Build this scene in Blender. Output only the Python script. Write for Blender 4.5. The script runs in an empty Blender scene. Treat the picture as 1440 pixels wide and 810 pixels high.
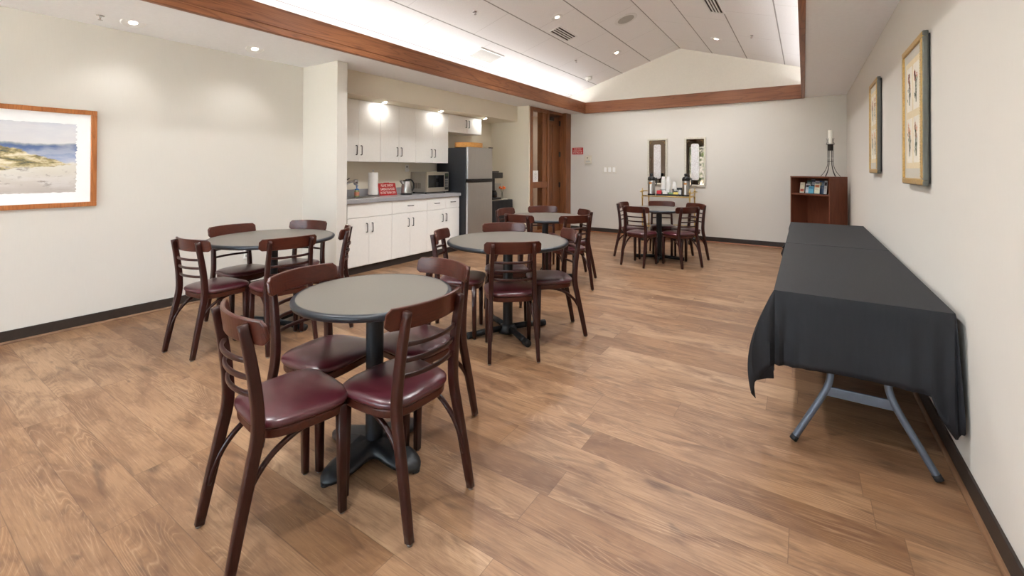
import bpy, bmesh, math, random
from mathutils import Vector, Matrix
random.seed(7)
PI = math.pi
scn = bpy.context.scene
COL = scn.collection

# ------------------------------------------------------------------ helpers
def lin(r, g, b):
    f = lambda c: (c / 255.0 / 12.92) if c / 255.0 <= 0.04045 else ((c / 255.0 + 0.055) / 1.055) ** 2.4
    return (f(r), f(g), f(b), 1.0)

def link(name, bm, mat, parent=None, bevel=0.0, seg=2, smooth=False, subsurf=0, loc=None, rot=None):
    me = bpy.data.meshes.new(name)
    bmesh.ops.recalc_face_normals(bm, faces=bm.faces)
    bm.to_mesh(me); bm.free()
    o = bpy.data.objects.new(name, me)
    COL.objects.link(o)
    for m in (mat if isinstance(mat, (list, tuple)) else [mat]):
        me.materials.append(m)
    if smooth:
        for p in me.polygons: p.use_smooth = True
    if bevel:
        b = o.modifiers.new('bevel', 'BEVEL'); b.width = bevel; b.segments = seg
        b.limit_method = 'ANGLE'; b.angle_limit = math.radians(40)
    if subsurf:
        s = o.modifiers.new('subsurf', 'SUBSURF'); s.levels = subsurf; s.render_levels = subsurf
    if parent: o.parent = parent
    if loc: o.location = loc
    if rot: o.rotation_euler = rot
    return o

def tag(o, label=None, cat=None, group=None, kind=None):
    if label: o['label'] = label
    if cat: o['category'] = cat
    if group: o['group'] = group
    if kind: o['kind'] = kind
    return o

def thing(name, label, cat, loc=(0, 0, 0), rz=0.0, group=None):
    o = bpy.data.objects.new(name, None)
    o.empty_display_size = 0.1
    COL.objects.link(o)
    o.location = loc; o.rotation_euler = (0, 0, rz)
    return tag(o, label, cat, group)

def struct(name, bm, mat, parent=None, **k):
    o = link(name, bm, mat, parent, **k)
    o['kind'] = 'structure'
    return o

def copy_tree(o, parent=None):
    c = o.copy(); COL.objects.link(c)
    if parent: c.parent = parent
    for ch in list(o.children): copy_tree(ch, c)
    return c

def B(*boxes):
    bm = bmesh.new()
    for b in boxes: box(bm, *b)
    return bm

def box(bm, x0, x1, y0, y1, z0, z1):
    v = [bm.verts.new((x, y, z)) for x in (x0, x1) for y in (y0, y1) for z in (z0, z1)]
    for f in ((0, 1, 3, 2), (4, 6, 7, 5), (0, 4, 5, 1), (2, 3, 7, 6), (0, 2, 6, 4), (1, 5, 7, 3)):
        bm.faces.new([v[i] for i in f])
    return v

def lathe(bm, prof, n=32, c=(0, 0, 0), cap0=True, cap1=True):
    rings = []
    for r, z in prof:
        rings.append([bm.verts.new((c[0] + r * math.cos(2 * PI * i / n), c[1] + r * math.sin(2 * PI * i / n), c[2] + z)) for i in range(n)])
    for a, b in zip(rings, rings[1:]):
        for i in range(n):
            bm.faces.new((a[i], a[(i + 1) % n], b[(i + 1) % n], b[i]))
    if cap0: bm.faces.new(rings[0])
    if cap1: bm.faces.new(rings[-1])
    return bm

def L_(prof, n=32, c=(0, 0, 0)):
    return lathe(bmesh.new(), prof, n, c)

def smooth_path(pts, sub=6):
    P = [Vector(p) for p in pts]
    out = []
    for i in range(len(P) - 1):
        p0 = P[i - 1] if i > 0 else P[0] * 2 - P[1]
        p1, p2 = P[i], P[i + 1]
        p3 = P[i + 2] if i + 2 < len(P) else P[-1] * 2 - P[-2]
        for k in range(sub):
            t = k / sub
            out.append(0.5 * ((2 * p1) + (p2 - p0) * t + (2 * p0 - 5 * p1 + 4 * p2 - p3) * t * t + (3 * p1 - p0 - 3 * p2 + p3) * t ** 3))
    out.append(P[-1])
    return out

def sweep(bm, pts, sec, up=(0, 0, 1), scales=None, closed=False):
    """sweep a 2D section (list of (a,b)) along pts; a along side, b along local up"""
    P = [Vector(p) for p in pts]; n = len(P); up = Vector(up); rings = []
    for i in range(n):
        if closed: t = P[(i + 1) % n] - P[i - 1]
        else: t = P[min(i + 1, n - 1)] - P[max(i - 1, 0)]
        t.normalize()
        s = t.cross(up)
        if s.length < 1e-5: s = t.cross(Vector((0, 1, 0)))
        s.normalize(); u = s.cross(t).normalized()
        k = scales[i] if scales else 1.0
        rings.append([bm.verts.new(P[i] + s * a * k + u * b * k) for a, b in sec])
    m = len(sec)
    rr = list(zip(rings, rings[1:])) + ([(rings[-1], rings[0])] if closed else [])
    for a, b in rr:
        for j in range(m):
            bm.faces.new((a[j], a[(j + 1) % m], b[(j + 1) % m], b[j]))
    if not closed:
        bm.faces.new(rings[0]); bm.faces.new(rings[-1])
    return bm

def circ(r, n=10): return [(r * math.cos(2 * PI * i / n), r * math.sin(2 * PI * i / n)) for i in range(n)]
def rect(a, b): return [(-a / 2, -b / 2), (a / 2, -b / 2), (a / 2, b / 2), (-a / 2, b / 2)]
def rrect(a, b, r, n=3):
    out = []
    for cx, cy, a0 in ((a / 2 - r, b / 2 - r, 0), (-a / 2 + r, b / 2 - r, 90), (-a / 2 + r, -b / 2 + r, 180), (a / 2 - r, -b / 2 + r, 270)):
        for k in range(n + 1):
            an = math.radians(a0 + 90 * k / n); out.append((cx + r * math.cos(an), cy + r * math.sin(an)))
    return out
def tube(pts, r, n=10, bm=None, sub=0, up=(0, 0, 1), closed=False):
    return sweep(bm or bmesh.new(), smooth_path(pts, sub) if sub else pts, circ(r, n), up, closed=closed)

def prism(bm, outline, z0, z1):
    a = [bm.verts.new((x, y, z0)) for x, y in outline]
    b = [bm.verts.new((x, y, z1)) for x, y in outline]
    n = len(a)
    bm.faces.new(a[::-1]); bm.faces.new(b)
    for i in range(n): bm.faces.new((a[i], a[(i + 1) % n], b[(i + 1) % n], b[i]))
    return bm

def quad(bm, *p):
    return bm.faces.new([bm.verts.new(q) for q in p])

# ------------------------------------------------------------------ materials
class NT:
    def __init__(s, name):
        s.m = bpy.data.materials.new(name); s.m.use_nodes = True
        s.t = s.m.node_tree; s.b = s.t.nodes['Principled BSDF']
    def n(s, typ, **k):
        nd = s.t.nodes.new(typ)
        for a, v in k.items(): setattr(nd, a, v)
        return nd
    def l(s, a, b): s.t.links.new(a, b)
    def val(s, sock, v):
        if hasattr(v, 'is_output') or isinstance(v, bpy.types.NodeSocket): s.l(v, sock)
        else: sock.default_value = v
    def math(s, op, a, b=0.0, c=0.0):
        nd = s.n('ShaderNodeMath', operation=op)
        for i, v in enumerate((a, b, c)): s.val(nd.inputs[i], v)
        return nd.outputs[0]
    def xyz(s, v):
        nd = s.n('ShaderNodeSeparateXYZ'); s.l(v, nd.inputs[0]); return nd.outputs
    def comb(s, x=0.0, y=0.0, z=0.0):
        nd = s.n('ShaderNodeCombineXYZ')
        for i, v in enumerate((x, y, z)): s.val(nd.inputs[i], v)
        return nd.outputs[0]
    def noise(s, v, scale=5, detail=3, rough=.5, dist=0.0):
        nd = s.n('ShaderNodeTexNoise'); s.l(v, nd.inputs['Vector'])
        nd.inputs['Scale'].default_value = scale; nd.inputs['Detail'].default_value = detail
        nd.inputs['Roughness'].default_value = rough; nd.inputs['Distortion'].default_value = dist
        return nd.outputs['Fac']
    def ramp(s, f, *stops):
        nd = s.n('ShaderNodeValToRGB'); s.l(f, nd.inputs[0]); cr = nd.color_ramp
        while len(cr.elements) < len(stops): cr.elements.new(.5)
        for e, (p, c) in zip(cr.elements, stops): e.position = p; e.color = c
        return nd.outputs[0]
    def mix(s, f, a, b, mode='MIX'):
        nd = s.n('ShaderNodeMix', data_type='RGBA', blend_type=mode)
        s.val(nd.inputs[0], f); s.val(nd.inputs[6], a); s.val(nd.inputs[7], b)
        return nd.outputs[2]
    def bump(s, h, st=.1, d=.01):
        nd = s.n('ShaderNodeBump'); s.l(h, nd.inputs['Height'])
        nd.inputs['Strength'].default_value = st; nd.inputs['Distance'].default_value = d
        s.l(nd.outputs[0], s.b.inputs['Normal'])
    def pos(s): return s.n('ShaderNodeNewGeometry').outputs['Position']
    def obj(s): return s.n('ShaderNodeTexCoord').outputs['Object']
    def set(s, color=None, rough=.5, metal=0.0, spec=.5, coat=0.0, coat_r=.1):
        if color is not None: s.val(s.b.inputs['Base Color'], color)
        s.val(s.b.inputs['Roughness'], rough); s.b.inputs['Metallic'].default_value = metal
        s.b.inputs['Specular IOR Level'].default_value = spec
        s.b.inputs['Coat Weight'].default_value = coat; s.b.inputs['Coat Roughness'].default_value = coat_r
        return s.m

def plain(name, rgb, rough=.5, metal=0.0, spec=.5, coat=0.0, var=.04, sc=30):
    t = NT(name); c = lin(*rgb)
    f = t.noise(t.obj(), sc, 2)
    d = tuple(x * (1 - var * 2) for x in c[:3]) + (1,); u = tuple(min(1, x * (1 + var)) for x in c[:3]) + (1,)
    return t.set(t.ramp(f, (.3, d), (.7, u)), rough, metal, spec, coat)

def emis(name, rgb, s):
    t = NT(name); t.set(lin(*rgb), .5)
    t.b.inputs['Emission Color'].default_value = lin(*rgb); t.b.inputs['Emission Strength'].default_value = s
    return t.m

def wall_mat(name, rgb):
    t = NT(name); p = t.xyz(t.pos())
    v = t.comb(t.math('MULTIPLY', t.math('ADD', p[0], p[1]), 160), 0.0, t.math('MULTIPLY', p[2], 9))
    f = t.noise(v, 1.0, 2); g = t.noise(t.pos(), 1.3, 3)
    c = lin(*rgb)
    col = t.mix(t.math('MULTIPLY', f, .5), tuple(x * .95 for x in c[:3]) + (1,), tuple(min(1, x * 1.04) for x in c[:3]) + (1,))
    col = t.mix(t.math('MULTIPLY', g, .10), col, tuple(x * .9 for x in c[:3]) + (1,))
    t.bump(f, .05, .002)
    return t.set(col, .75, spec=.25)

def oak(name, ax, c0, c1, c2, rough=.4, sc=1.0, k_rings=9.0, amt=.55):
    """wood with flowing cathedral grain; ax: index of the grain axis (0 x, 1 y, 2 z)"""
    t = NT(name); p = t.xyz(t.obj())
    k = [9 * sc] * 3; k[ax] = .75 * sc
    n = t.noise(t.comb(*[t.math('MULTIPLY', p[i], k[i]) for i in range(3)]), 1.0, 1.5, .45, .25)
    r = t.math('FRACT', t.math('MULTIPLY', n, k_rings))
    line = t.ramp(r, (0, (1, 1, 1, 1)), (.16, (.25, .25, .25, 1)), (.5, (0, 0, 0, 1)), (.86, (.1, .1, .1, 1)), (1, (1, 1, 1, 1)))
    k2 = [150 * sc] * 3; k2[ax] = 3.5 * sc
    f = t.noise(t.comb(*[t.math('MULTIPLY', p[i], k2[i]) for i in range(3)]), 1, 3)
    k3 = [4 * sc] * 3; k3[ax] = .8 * sc
    g = t.noise(t.comb(*[t.math('MULTIPLY', p[i], k3[i]) for i in range(3)]), 1, 2)
    col = t.ramp(g, (.3, lin(*c1)), (.7, lin(*c2)))
    col = t.mix(t.math('MULTIPLY', line, amt), col, lin(*c0))
    col = t.mix(t.math('MULTIPLY', t.ramp(f, (.4, (0, 0, 0, 1)), (.75, (1, 1, 1, 1))), .4), col, lin(*c0))
    return t.set(col, rough, spec=.4)

def floor_mat():
    t = NT('plank_floor'); p = t.xyz(t.pos())
    W, LN = .182, 1.22
    yy = t.math('DIVIDE', p[1], W); row = t.math('FLOOR', yy); fy = t.math('SUBTRACT', yy, row)
    wn = t.n('ShaderNodeTexWhiteNoise', noise_dimensions='1D'); t.l(row, wn.inputs['W'])
    xx = t.math('ADD', t.math('DIVIDE', p[0], LN), t.math('MULTIPLY', wn.outputs['Value'], 7.3))
    colm = t.math('FLOOR', xx); fx = t.math('SUBTRACT', xx, colm)
    wn2 = t.n('ShaderNodeTexWhiteNoise', noise_dimensions='2D'); t.l(t.comb(row, colm), wn2.inputs['Vector'])
    r = wn2.outputs['Value']; rc = t.xyz(wn2.outputs['Color'])
    ox = t.math('ADD', p[0], t.math('MULTIPLY', r, 37.0)); oy = t.math('ADD', p[1], t.math('MULTIPLY', rc[1], 11.0))
    patch = t.noise(t.comb(t.math('MULTIPLY', ox, 2.6), t.math('MULTIPLY', oy, 8.5), r), 1.0, 5, .6, .7)
    streak = t.noise(t.comb(t.math('MULTIPLY', ox, 6.0), t.math('MULTIPLY', oy, 120.0), r), 1.0, 3, .6)
    # flowing cathedral grain: contour lines of a stretched noise field
    cn_ = t.noise(t.comb(t.math('MULTIPLY', ox, 1.0), t.math('MULTIPLY', oy, 8.5), r), 1.0, 1.5, .45, .35)
    fr_ = t.math('FRACT', t.math('MULTIPLY', cn_, 26.0))
    light = t.ramp(fr_, (0, (0, 0, 0, 1)), (.35, (0, 0, 0, 1)), (.5, (1, 1, 1, 1)), (.65, (0, 0, 0, 1)))
    darkl = t.ramp(fr_, (0, (1, 1, 1, 1)), (.2, (0, 0, 0, 1)), (.8, (0, 0, 0, 1)), (1, (1, 1, 1, 1)))
    tone = t.ramp(r, (0, lin(126, 92, 65)), (.35, lin(158, 123, 92)), (.7, lin(142, 105, 74)), (1, lin(172, 139, 108)))
    col = t.mix(t.ramp(patch, (.43, (0, 0, 0, 1)), (.72, (.85, .85, .85, 1))), tone, lin(100, 68, 48))
    knot = t.noise(t.comb(t.math('MULTIPLY', ox, 3.6), t.math('MULTIPLY', oy, 11.0), rc[0]), 1.0, 2, .5, 1.0)
    col = t.mix(t.ramp(knot, (.60, (0, 0, 0, 1)), (.76, (.62, .62, .62, 1))), col, lin(78, 57, 44))
    pm = t.ramp(t.noise(t.comb(t.math('MULTIPLY', ox, 1.9), t.math('MULTIPLY', oy, 6.0), rc[1]), 1.0, 2), (.45, (0, 0, 0, 1)), (.66, (1, 1, 1, 1)))
    col = t.mix(t.math('MULTIPLY', t.math('MULTIPLY', light, pm), .30), col, lin(204, 172, 138))
    col = t.mix(t.math('MULTIPLY', t.math('MULTIPLY', darkl, pm), .38), col, lin(98, 68, 48))
    col = t.mix(t.math('MULTIPLY', t.ramp(streak, (.46, (0, 0, 0, 1)), (.70, (1, 1, 1, 1))), .42), col, lin(104, 73, 52))
    sc2 = t.noise(t.comb(t.math('MULTIPLY', ox, 9.0), t.math('MULTIPLY', oy, 260.0), rc[0]), 1.0, 2, .6)
    col = t.mix(t.math('MULTIPLY', t.ramp(sc2, (.58, (0, 0, 0, 1)), (.72, (1, 1, 1, 1))), .2), col, lin(206, 176, 144))
    ex = t.math('MULTIPLY', t.math('MINIMUM', fx, t.math('SUBTRACT', 1.0, fx)), LN)
    ey = t.math('MULTIPLY', t.math('MINIMUM', fy, t.math('SUBTRACT', 1.0, fy)), W)
    seam = t.math('LESS_THAN', t.math('MINIMUM', ex, ey), .0014)
    col = t.mix(t.math('MULTIPLY', seam, .55), col, lin(92, 66, 48))
    rough = t.math('ADD', .34, t.math('MULTIPLY', patch, .14))
    t.bump(t.math('SUBTRACT', t.math('MULTIPLY', streak, .4), seam), .12, .0015)
    t.set(col, .4, spec=.4); t.l(rough, t.b.inputs['Roughness'])
    return t.m

def ceil_mat():
    t = NT('ceiling_tile'); p = t.xyz(t.pos())
    u = t.math('DIVIDE', t.math('ADD', p[0], 2.03), .5833)
    fu = t.math('FRACT', t.math('ADD', u, 100.0)); row = t.math('FLOOR', u)
    eu = t.math('MULTIPLY', t.math('MINIMUM', fu, t.math('SUBTRACT', 1.0, fu)), .5833)
    y = t.math('ADD', t.math('DIVIDE', p[1], 1.22), t.math('ADD', 100.2, t.math('MULTIPLY', row, .37)))
    fv = t.math('FRACT', y); ev = t.math('MULTIPLY', t.math('MINIMUM', fv, t.math('SUBTRACT', 1.0, fv)), 1.22)
    tee = t.math('LESS_THAN', eu, .0075); cr = t.math('LESS_THAN', ev, .004)
    f = t.noise(t.pos(), 90, 2)
    col = t.ramp(f, (.3, lin(246, 246, 246)), (.7, lin(252, 252, 252)))
    col = t.mix(t.math('MULTIPLY', cr, .3), col, lin(150, 148, 145))
    col = t.mix(t.math('MULTIPLY', tee, .75), col, lin(128, 125, 120))
    t.bump(f, .15, .002)
    return t.set(col, .9, spec=.1)

def art_mat():
    """loose watercolour shore: pale sky, blue sea, dune headland, wet sand (object Y across, Z up)"""
    t = NT('watercolour'); p = t.xyz(t.obj())
    wob = t.noise(t.comb(0.0, t.math('MULTIPLY', p[1], 5.0), t.math('MULTIPLY', p[2], 5.0)), 1.0, 4, .6)
    fine = t.noise(t.comb(0.0, t.math('MULTIPLY', p[1], 9.0), t.math('MULTIPLY', p[2], 30.0)), 1.0, 5, .65)
    z = t.math('ADD', p[2], t.math('MULTIPLY', t.math('SUBTRACT', wob, .5), .07))
    zn = t.math('ADD', t.math('MULTIPLY', z, 1 / .57), .5)
    wash = t.noise(t.comb(0.0, t.math('MULTIPLY', p[1], 4.0), t.math('MULTIPLY', p[2], 14.0)), 1.0, 4, .6)
    base = t.ramp(zn, (0, lin(186, 178, 172)), (.12, lin(200, 192, 184)), (.30, lin(214, 208, 196)), (.42, lin(222, 218, 206)), (.445, lin(176, 184, 202)),
                  (.50, lin(150, 164, 196)), (.60, lin(108, 128, 170)), (.675, lin(92, 112, 152)), (.70, lin(150, 158, 168)), (.72, lin(214, 212, 213)), (1, lin(202, 203, 211)))
    base = t.mix(t.math('MULTIPLY', t.ramp(wash, (.45, (0, 0, 0, 1)), (.62, (1, 1, 1, 1))), .35), base, lin(226, 224, 222))
    # dune headland on the picture's near side, falling away towards the frame
    ww = t.noise(t.comb(0.0, t.math('MULTIPLY', p[1], 11.0), t.math('MULTIPLY', p[2], 11.0)), 1.0, 4, .6)
    top = t.math('ADD', t.math('SUBTRACT', .095, t.math('MULTIPLY', t.math('SUBTRACT', p[1], .03), .36)), t.math('MULTIPLY', t.math('SUBTRACT', ww, .5), .07))
    bot = t.math('SUBTRACT', t.math('MULTIPLY', t.math('SUBTRACT', p[1], .03), .10), t.math('ADD', .075, t.math('MULTIPLY', ww, .05)))
    head = t.math('MINIMUM', t.math('SUBTRACT', top, p[2]), t.math('SUBTRACT', p[2], bot))
    hm = t.ramp(head, (.0, (0, 0, 0, 1)), (.008, (1, 1, 1, 1)))
    dune = t.ramp(fine, (.36, lin(92, 96, 84)), (.46, lin(160, 146, 104)), (.54, lin(206, 192, 152)), (.64, lin(228, 220, 196)))
    col = t.mix(hm, base, dune)
    dark = t.ramp(fine, (.56, (0, 0, 0, 1)), (.66, (.8, .8, .8, 1)))
    low = t.ramp(zn, (.02, (0, 0, 0, 1)), (.12, (1, 1, 1, 1)), (.36, (1, 1, 1, 1)), (.41, (0, 0, 0, 1)))
    col = t.mix(t.math('MULTIPLY', dark, low), col, lin(128, 116, 108))
    return t.set(col, .6, spec=.2)

M = {}
M['wall'] = wall_mat('wall_cover', (216, 211, 202))
M['wall_warm'] = wall_mat('kitchen_wall', (233, 225, 206))
M['gable'] = plain('gable_cove_glow', (240, 236, 226), .8, spec=.2, var=.01)  # cove light on the gable put into a lighter wall colour
M['ceil_paint'] = plain('ceiling_paint', (244, 245, 247), .85, spec=.15, var=.01)
M['ceil_tile'] = ceil_mat()
M['floor'] = floor_mat()
M['base'] = plain('rubber_base', (52, 42, 36), .5, var=.08)
M['base_far'] = M['base']
OK0, OK1, OK2 = (92, 52, 32), (142, 88, 56), (162, 106, 70)
M['oak_y'] = oak('oak_along_y', 1, OK0, OK1, OK2)
M['oak_x'] = oak('oak_along_x', 0, OK0, OK1, OK2)
M['oak_z'] = oak('oak_along_z', 2, (80, 44, 24), (124, 74, 42), (142, 90, 52))
M['door'] = oak('door_veneer', 2, (84, 50, 28), (116, 70, 40), (128, 80, 46))
M['round'] = oak('shoe_mould', 1, (84, 58, 40), (124, 90, 64), (140, 106, 78))
M['round_r'] = M['round']
M['chair'] = oak('mahogany', 2, (30, 12, 10), (50, 20, 16), (58, 25, 19), .3, 2.0, 6, .35)
M['rail'] = oak('mahogany_rail', 0, (44, 18, 13), (72, 32, 22), (86, 40, 27), .28, 1.6, 7, .4)
for k in ('chair', 'rail'):
    b = M[k].node_tree.nodes['Principled BSDF']; b.inputs['Coat Weight'].default_value = .06; b.inputs['Coat Roughness'].default_value = .15
def vinyl():
    t = NT('burgundy_vinyl'); f = t.noise(t.obj(), 260, 2); g = t.noise(t.obj(), 7, 3)
    t.bump(f, .08, .001)
    return t.set(t.ramp(g, (.3, lin(66, 19, 28)), (.7, lin(80, 26, 36))), .32, spec=.6, coat=.5, coat_r=.28)
M['vinyl'] = vinyl()
M['lam'] = plain('grey_laminate', (106, 101, 93), .38, spec=.5, var=.03, sc=140)
M['edge'] = plain('black_edge', (30, 36, 44), .32, spec=.6, var=.05)
M['iron'] = plain('black_iron', (24, 27, 31), .42, spec=.5, var=.1)
M['rubber'] = plain('black_rubber', (28, 28, 30), .7)
M['steel'] = plain('steel', (190, 190, 188), .28, 1.0, var=.03)
M['glide'] = plain('glide_metal', (150, 148, 145), .35, 1.0)
M['cab'] = plain('cabinet_white', (243, 242, 237), .42, spec=.4, var=.01)
M['handle'] = plain('handle_iron', (52, 48, 45), .4, .6)
M['counter'] = plain('grey_counter', (168, 168, 170), .3, spec=.5, var=.06, sc=300)
M['toe'] = plain('toe_kick', (46, 36, 30), .6)
def brushed(name, rgb, rough=.34):
    t = NT(name); p = t.xyz(t.obj())
    f = t.noise(t.comb(t.math('MULTIPLY', p[0], 400), t.math('MULTIPLY', p[1], 400), t.math('MULTIPLY', p[2], 5)), 1, 2)
    c = lin(*rgb)
    return t.set(t.ramp(f, (.3, tuple(x * .9 for x in c[:3]) + (1,)), (.7, c)), rough, .75)
M['fridge'] = brushed('brushed_steel', (176, 171, 163), .38)
M['fridge_side'] = plain('fridge_black', (40, 42, 47), .45, var=.06)
M['silver'] = plain('silver_trim', (200, 202, 205), .3, .7)
M['black'] = plain('black_plastic', (24, 24, 25), .35)
M['glass_dark'] = plain('oven_glass', (18, 18, 20), .08, spec=.6)
M['white'] = plain('white_plastic', (236, 235, 230), .4, var=.01)
M['paper'] = plain('paper_white', (240, 239, 235), .8, var=.01)
M['wicker'] = oak('honey_wood', 1, (150, 96, 40), (192, 132, 62), (206, 150, 78), .5, 2)
M['red'] = plain('sign_red', (178, 28, 26), .45, var=.04)
M['signtext'] = plain('sign_white', (245, 236, 226), .5)
M['gold'] = plain('gilt', (196, 158, 92), .42, .55, var=.12, sc=80)
M['gold2'] = plain('pale_gilt', (200, 176, 124), .5, .35, var=.1, sc=80)
M['greyframe'] = plain('grey_green_frame', (98, 99, 92), .5, .15, var=.06)
M['brass'] = plain('brass', (222, 192, 122), .28, .75, var=.08)
M['oakframe'] = oak('picture_oak', 2, (136, 78, 38), (176, 108, 58), (190, 122, 70), .45, 2)
M['mat'] = plain('mat_board', (246, 246, 246), .8, var=.005)
M['art'] = art_mat()
M['mat_cream'] = plain('mat_cream', (222, 205, 168), .7, var=.02)
M['mat_grey'] = plain('mat_grey', (196, 190, 176), .7, var=.02)
M['print'] = plain('print_paper', (232, 224, 208), .7, var=.03)
M['petal_red'] = plain('petal_red', (186, 104, 78), .7, var=.2)
M['petal_peach'] = plain('petal_peach', (220, 168, 132), .7, var=.2)
M['stem'] = plain('stem_green', (108, 116, 96), .7, var=.2)
M['bookcase'] = oak('cherry_veneer', 2, (78, 39, 26), (108, 60, 41), (122, 70, 48), .42, 1.5, 6, .35)
M['wire'] = plain('wrought_wire', (44, 38, 34), .5, .3)
M['wax'] = plain('wax', (240, 236, 224), .5, var=.01)
def cloth_mat(name, rgb):
    t = NT(name); p = t.xyz(t.obj())
    f = t.noise(t.comb(t.math('MULTIPLY', p[0], 60), t.math('MULTIPLY', p[1], 9), t.math('MULTIPLY', p[2], 9)), 1, 3)
    g = t.noise(t.obj(), 500, 1)
    c = lin(*rgb)
    t.bump(g, .15, .001)
    return t.set(t.ramp(f, (.3, tuple(x * .88 for x in c[:3]) + (1,)), (.7, tuple(x * 1.08 for x in c[:3]) + (1,))), .62, spec=.35)
M['cloth'] = cloth_mat('black_cloth', (32, 33, 37))
M['cloth2'] = cloth_mat('black_cloth_small', (30, 29, 31))
M['foldleg'] = plain('grey_steel_tube', (96, 104, 116), .38, .35)
M['foldtop'] = plain('folding_top', (150, 148, 142), .6)
def glass_mat(name, rgb, alpha=.9):
    t = NT(name); t.set(lin(*rgb), .03)
    t.b.inputs['Transmission Weight'].default_value = 1.0; t.b.inputs['IOR'].default_value = 1.02
    return t.m
M['pane'] = glass_mat('window_glass', (250, 252, 252))
M['clear'] = glass_mat('clear_acrylic', (240, 244, 245))
def mirror_mat():
    t = NT('bronze_mirror'); return t.set(lin(100, 86, 75), .03, 1.0)
M['mirror'] = mirror_mat()
def etched():
    t = NT('etched_glass'); p = t.xyz(t.obj())
    v = t.n('ShaderNodeTexVoronoi', feature='DISTANCE_TO_EDGE'); v.inputs['Scale'].default_value = 24
    t.l(t.obj(), v.inputs['Vector'])
    line = t.ramp(v.outputs['Distance'], (.02, (1, 1, 1, 1)), (.07, (0, 0, 0, 1)))
    col = t.mix(t.math('MULTIPLY', line, .5), lin(214, 210, 208), lin(158, 140, 136))
    return t.set(col, .35, .15)
M['etch'] = etched()
M['tarnish'] = plain('antique_silver', (206, 200, 184), .5, .1, var=.12, sc=60)
M['lamp'] = emis('lamp_lens', (255, 250, 240), 14.0)
M['lampring'] = plain('lamp_ring', (238, 238, 236), .5, var=.01)
M['chrome'] = plain('chrome', (210, 210, 212), .12, 1.0)
M['grille'] = plain('grille_grey', (190, 188, 182), .7, var=.03)
M['dark'] = plain('dark_slot', (62, 56, 48), .8)
M['leaf'] = plain('leaf_green', (70, 104, 30), .6, var=.35, sc=6)
M['lawn'] = plain('lawn', (116, 140, 78), .9, var=.3, sc=4)
M['hall'] = wall_mat('hall_wall', (196, 182, 168))
M['orange'] = plain('orange_petal', (228, 110, 30), .6, var=.15)
M['grey_mark'] = plain('grey_mark', (150, 146, 140), .7)
M['brown_label'] = plain('amber_label', (204, 136, 56), .5)

# ------------------------------------------------------------------ room dimensions (metres; camera stands at the origin, Y runs down the room)
XL, XR, YF, YB, H = -5.16, .585, 9.08, -2.9, 2.606
XB, XT0, XT1 = -5.40, -4.06, 0.0          # kitchen back wall, left and right soffit edges
RX, RZ, SL = -2.03, 3.744, .307           # ridge of the tray ceiling
def zc(x): return RZ - SL * abs(x - RX)

struct('floor', B((-8.2, XR + .1, YB - .1, YF + .1, -.1, 0)), M['floor'])
struct('wall_right', B((XR, XR + .12, YB, YF, 0, H + .1)), M['wall'])
struct('wall_left', B((XL - .12, XL, YB, 3.15, 0, H + .1)), M['wall'])
# far wall with its gable
bm = bmesh.new()
v0 = [(-4.46, 0), (XR + .12, 0), (XR + .12, zc(.36)), (.36, zc(.36) + .05), (RX, RZ + .05), (-4.46, zc(-4.46) + .05), (-4.46, 2.6)]
a = [bm.verts.new((x, YF, z)) for x, z in v0]; b = [bm.verts.new((x, YF + .12, z)) for x, z in v0]
bm.faces.new(a); bm.faces.new(b[::-1])
for i in range(len(a)): bm.faces.new((a[i], a[(i + 1) % len(a)], b[(i + 1) % len(a)], b[i]))
struct('wall_far', bm, M['wall'])
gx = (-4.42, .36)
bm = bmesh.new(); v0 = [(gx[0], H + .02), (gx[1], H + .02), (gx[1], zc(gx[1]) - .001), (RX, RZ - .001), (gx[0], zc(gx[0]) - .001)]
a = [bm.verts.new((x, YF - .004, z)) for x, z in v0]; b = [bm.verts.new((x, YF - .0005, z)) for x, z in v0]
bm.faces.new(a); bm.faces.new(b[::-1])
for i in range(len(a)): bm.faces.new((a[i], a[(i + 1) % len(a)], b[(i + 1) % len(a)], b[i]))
struct('wall_gable_lit', bm, M['gable'])  # thin sheet over the gable, its colour lightened in place of cove light
struct('wall_column', B((XL - .3, -4.48, 3.15, 3.285, 0, H + .02)), M['wall'])
struct('wall_kitchen', B((XB - .12, XB, 3.285, 7.42, 0, H + .1)), M['wall_warm'])
struct('wall_divider', B((XB - .2, -4.49, 7.42, 7.46, 0, H + .02)), M['wall_warm'])
struct('wall_bulkhead', B((XB, -4.76, 3.285, 7.42, 2.306, H + .02)), M['wall_warm'])
# ceilings
struct('ceiling_left', B((XB - .2, XT0, YB, YF, H, H + .08)), M['ceil_paint'])
struct('ceiling_right', B((XT1, XR + .1, YB, YF, H, H + .08)), M['ceil_paint'])
struct('ceiling_hall', B((-8.2, XB + .9, 7.3, YF + .1, H + .085, H + .14)), M['ceil_paint'])
bm = bmesh.new()
for x0, x1 in ((-4.46, RX), (RX, .40)):
    p = [(x0, zc(x0)), (x1, zc(x1)), (x1, zc(x1) + .08), (x0, zc(x0) + .08)]
    a = [bm.verts.new((x, YB, z)) for x, z in p]; b = [bm.verts.new((x, YF + .05, z)) for x, z in p]
    bm.faces.new(a[::-1]); bm.faces.new(b)
    for i in range(4): bm.faces.new((a[i], a[(i + 1) % 4], b[(i + 1) % 4], b[i]))
struct('ceiling', bm, M['ceil_tile'])
struct('wall_cove_left', B((-4.46, -4.42, YB, YF, H + .08, zc(-4.42) + .03)), M['ceil_paint'])
struct('wall_cove_right', B((.36, .40, YB, YF, H + .08, zc(.36) + .03)), M['ceil_paint'])
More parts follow.
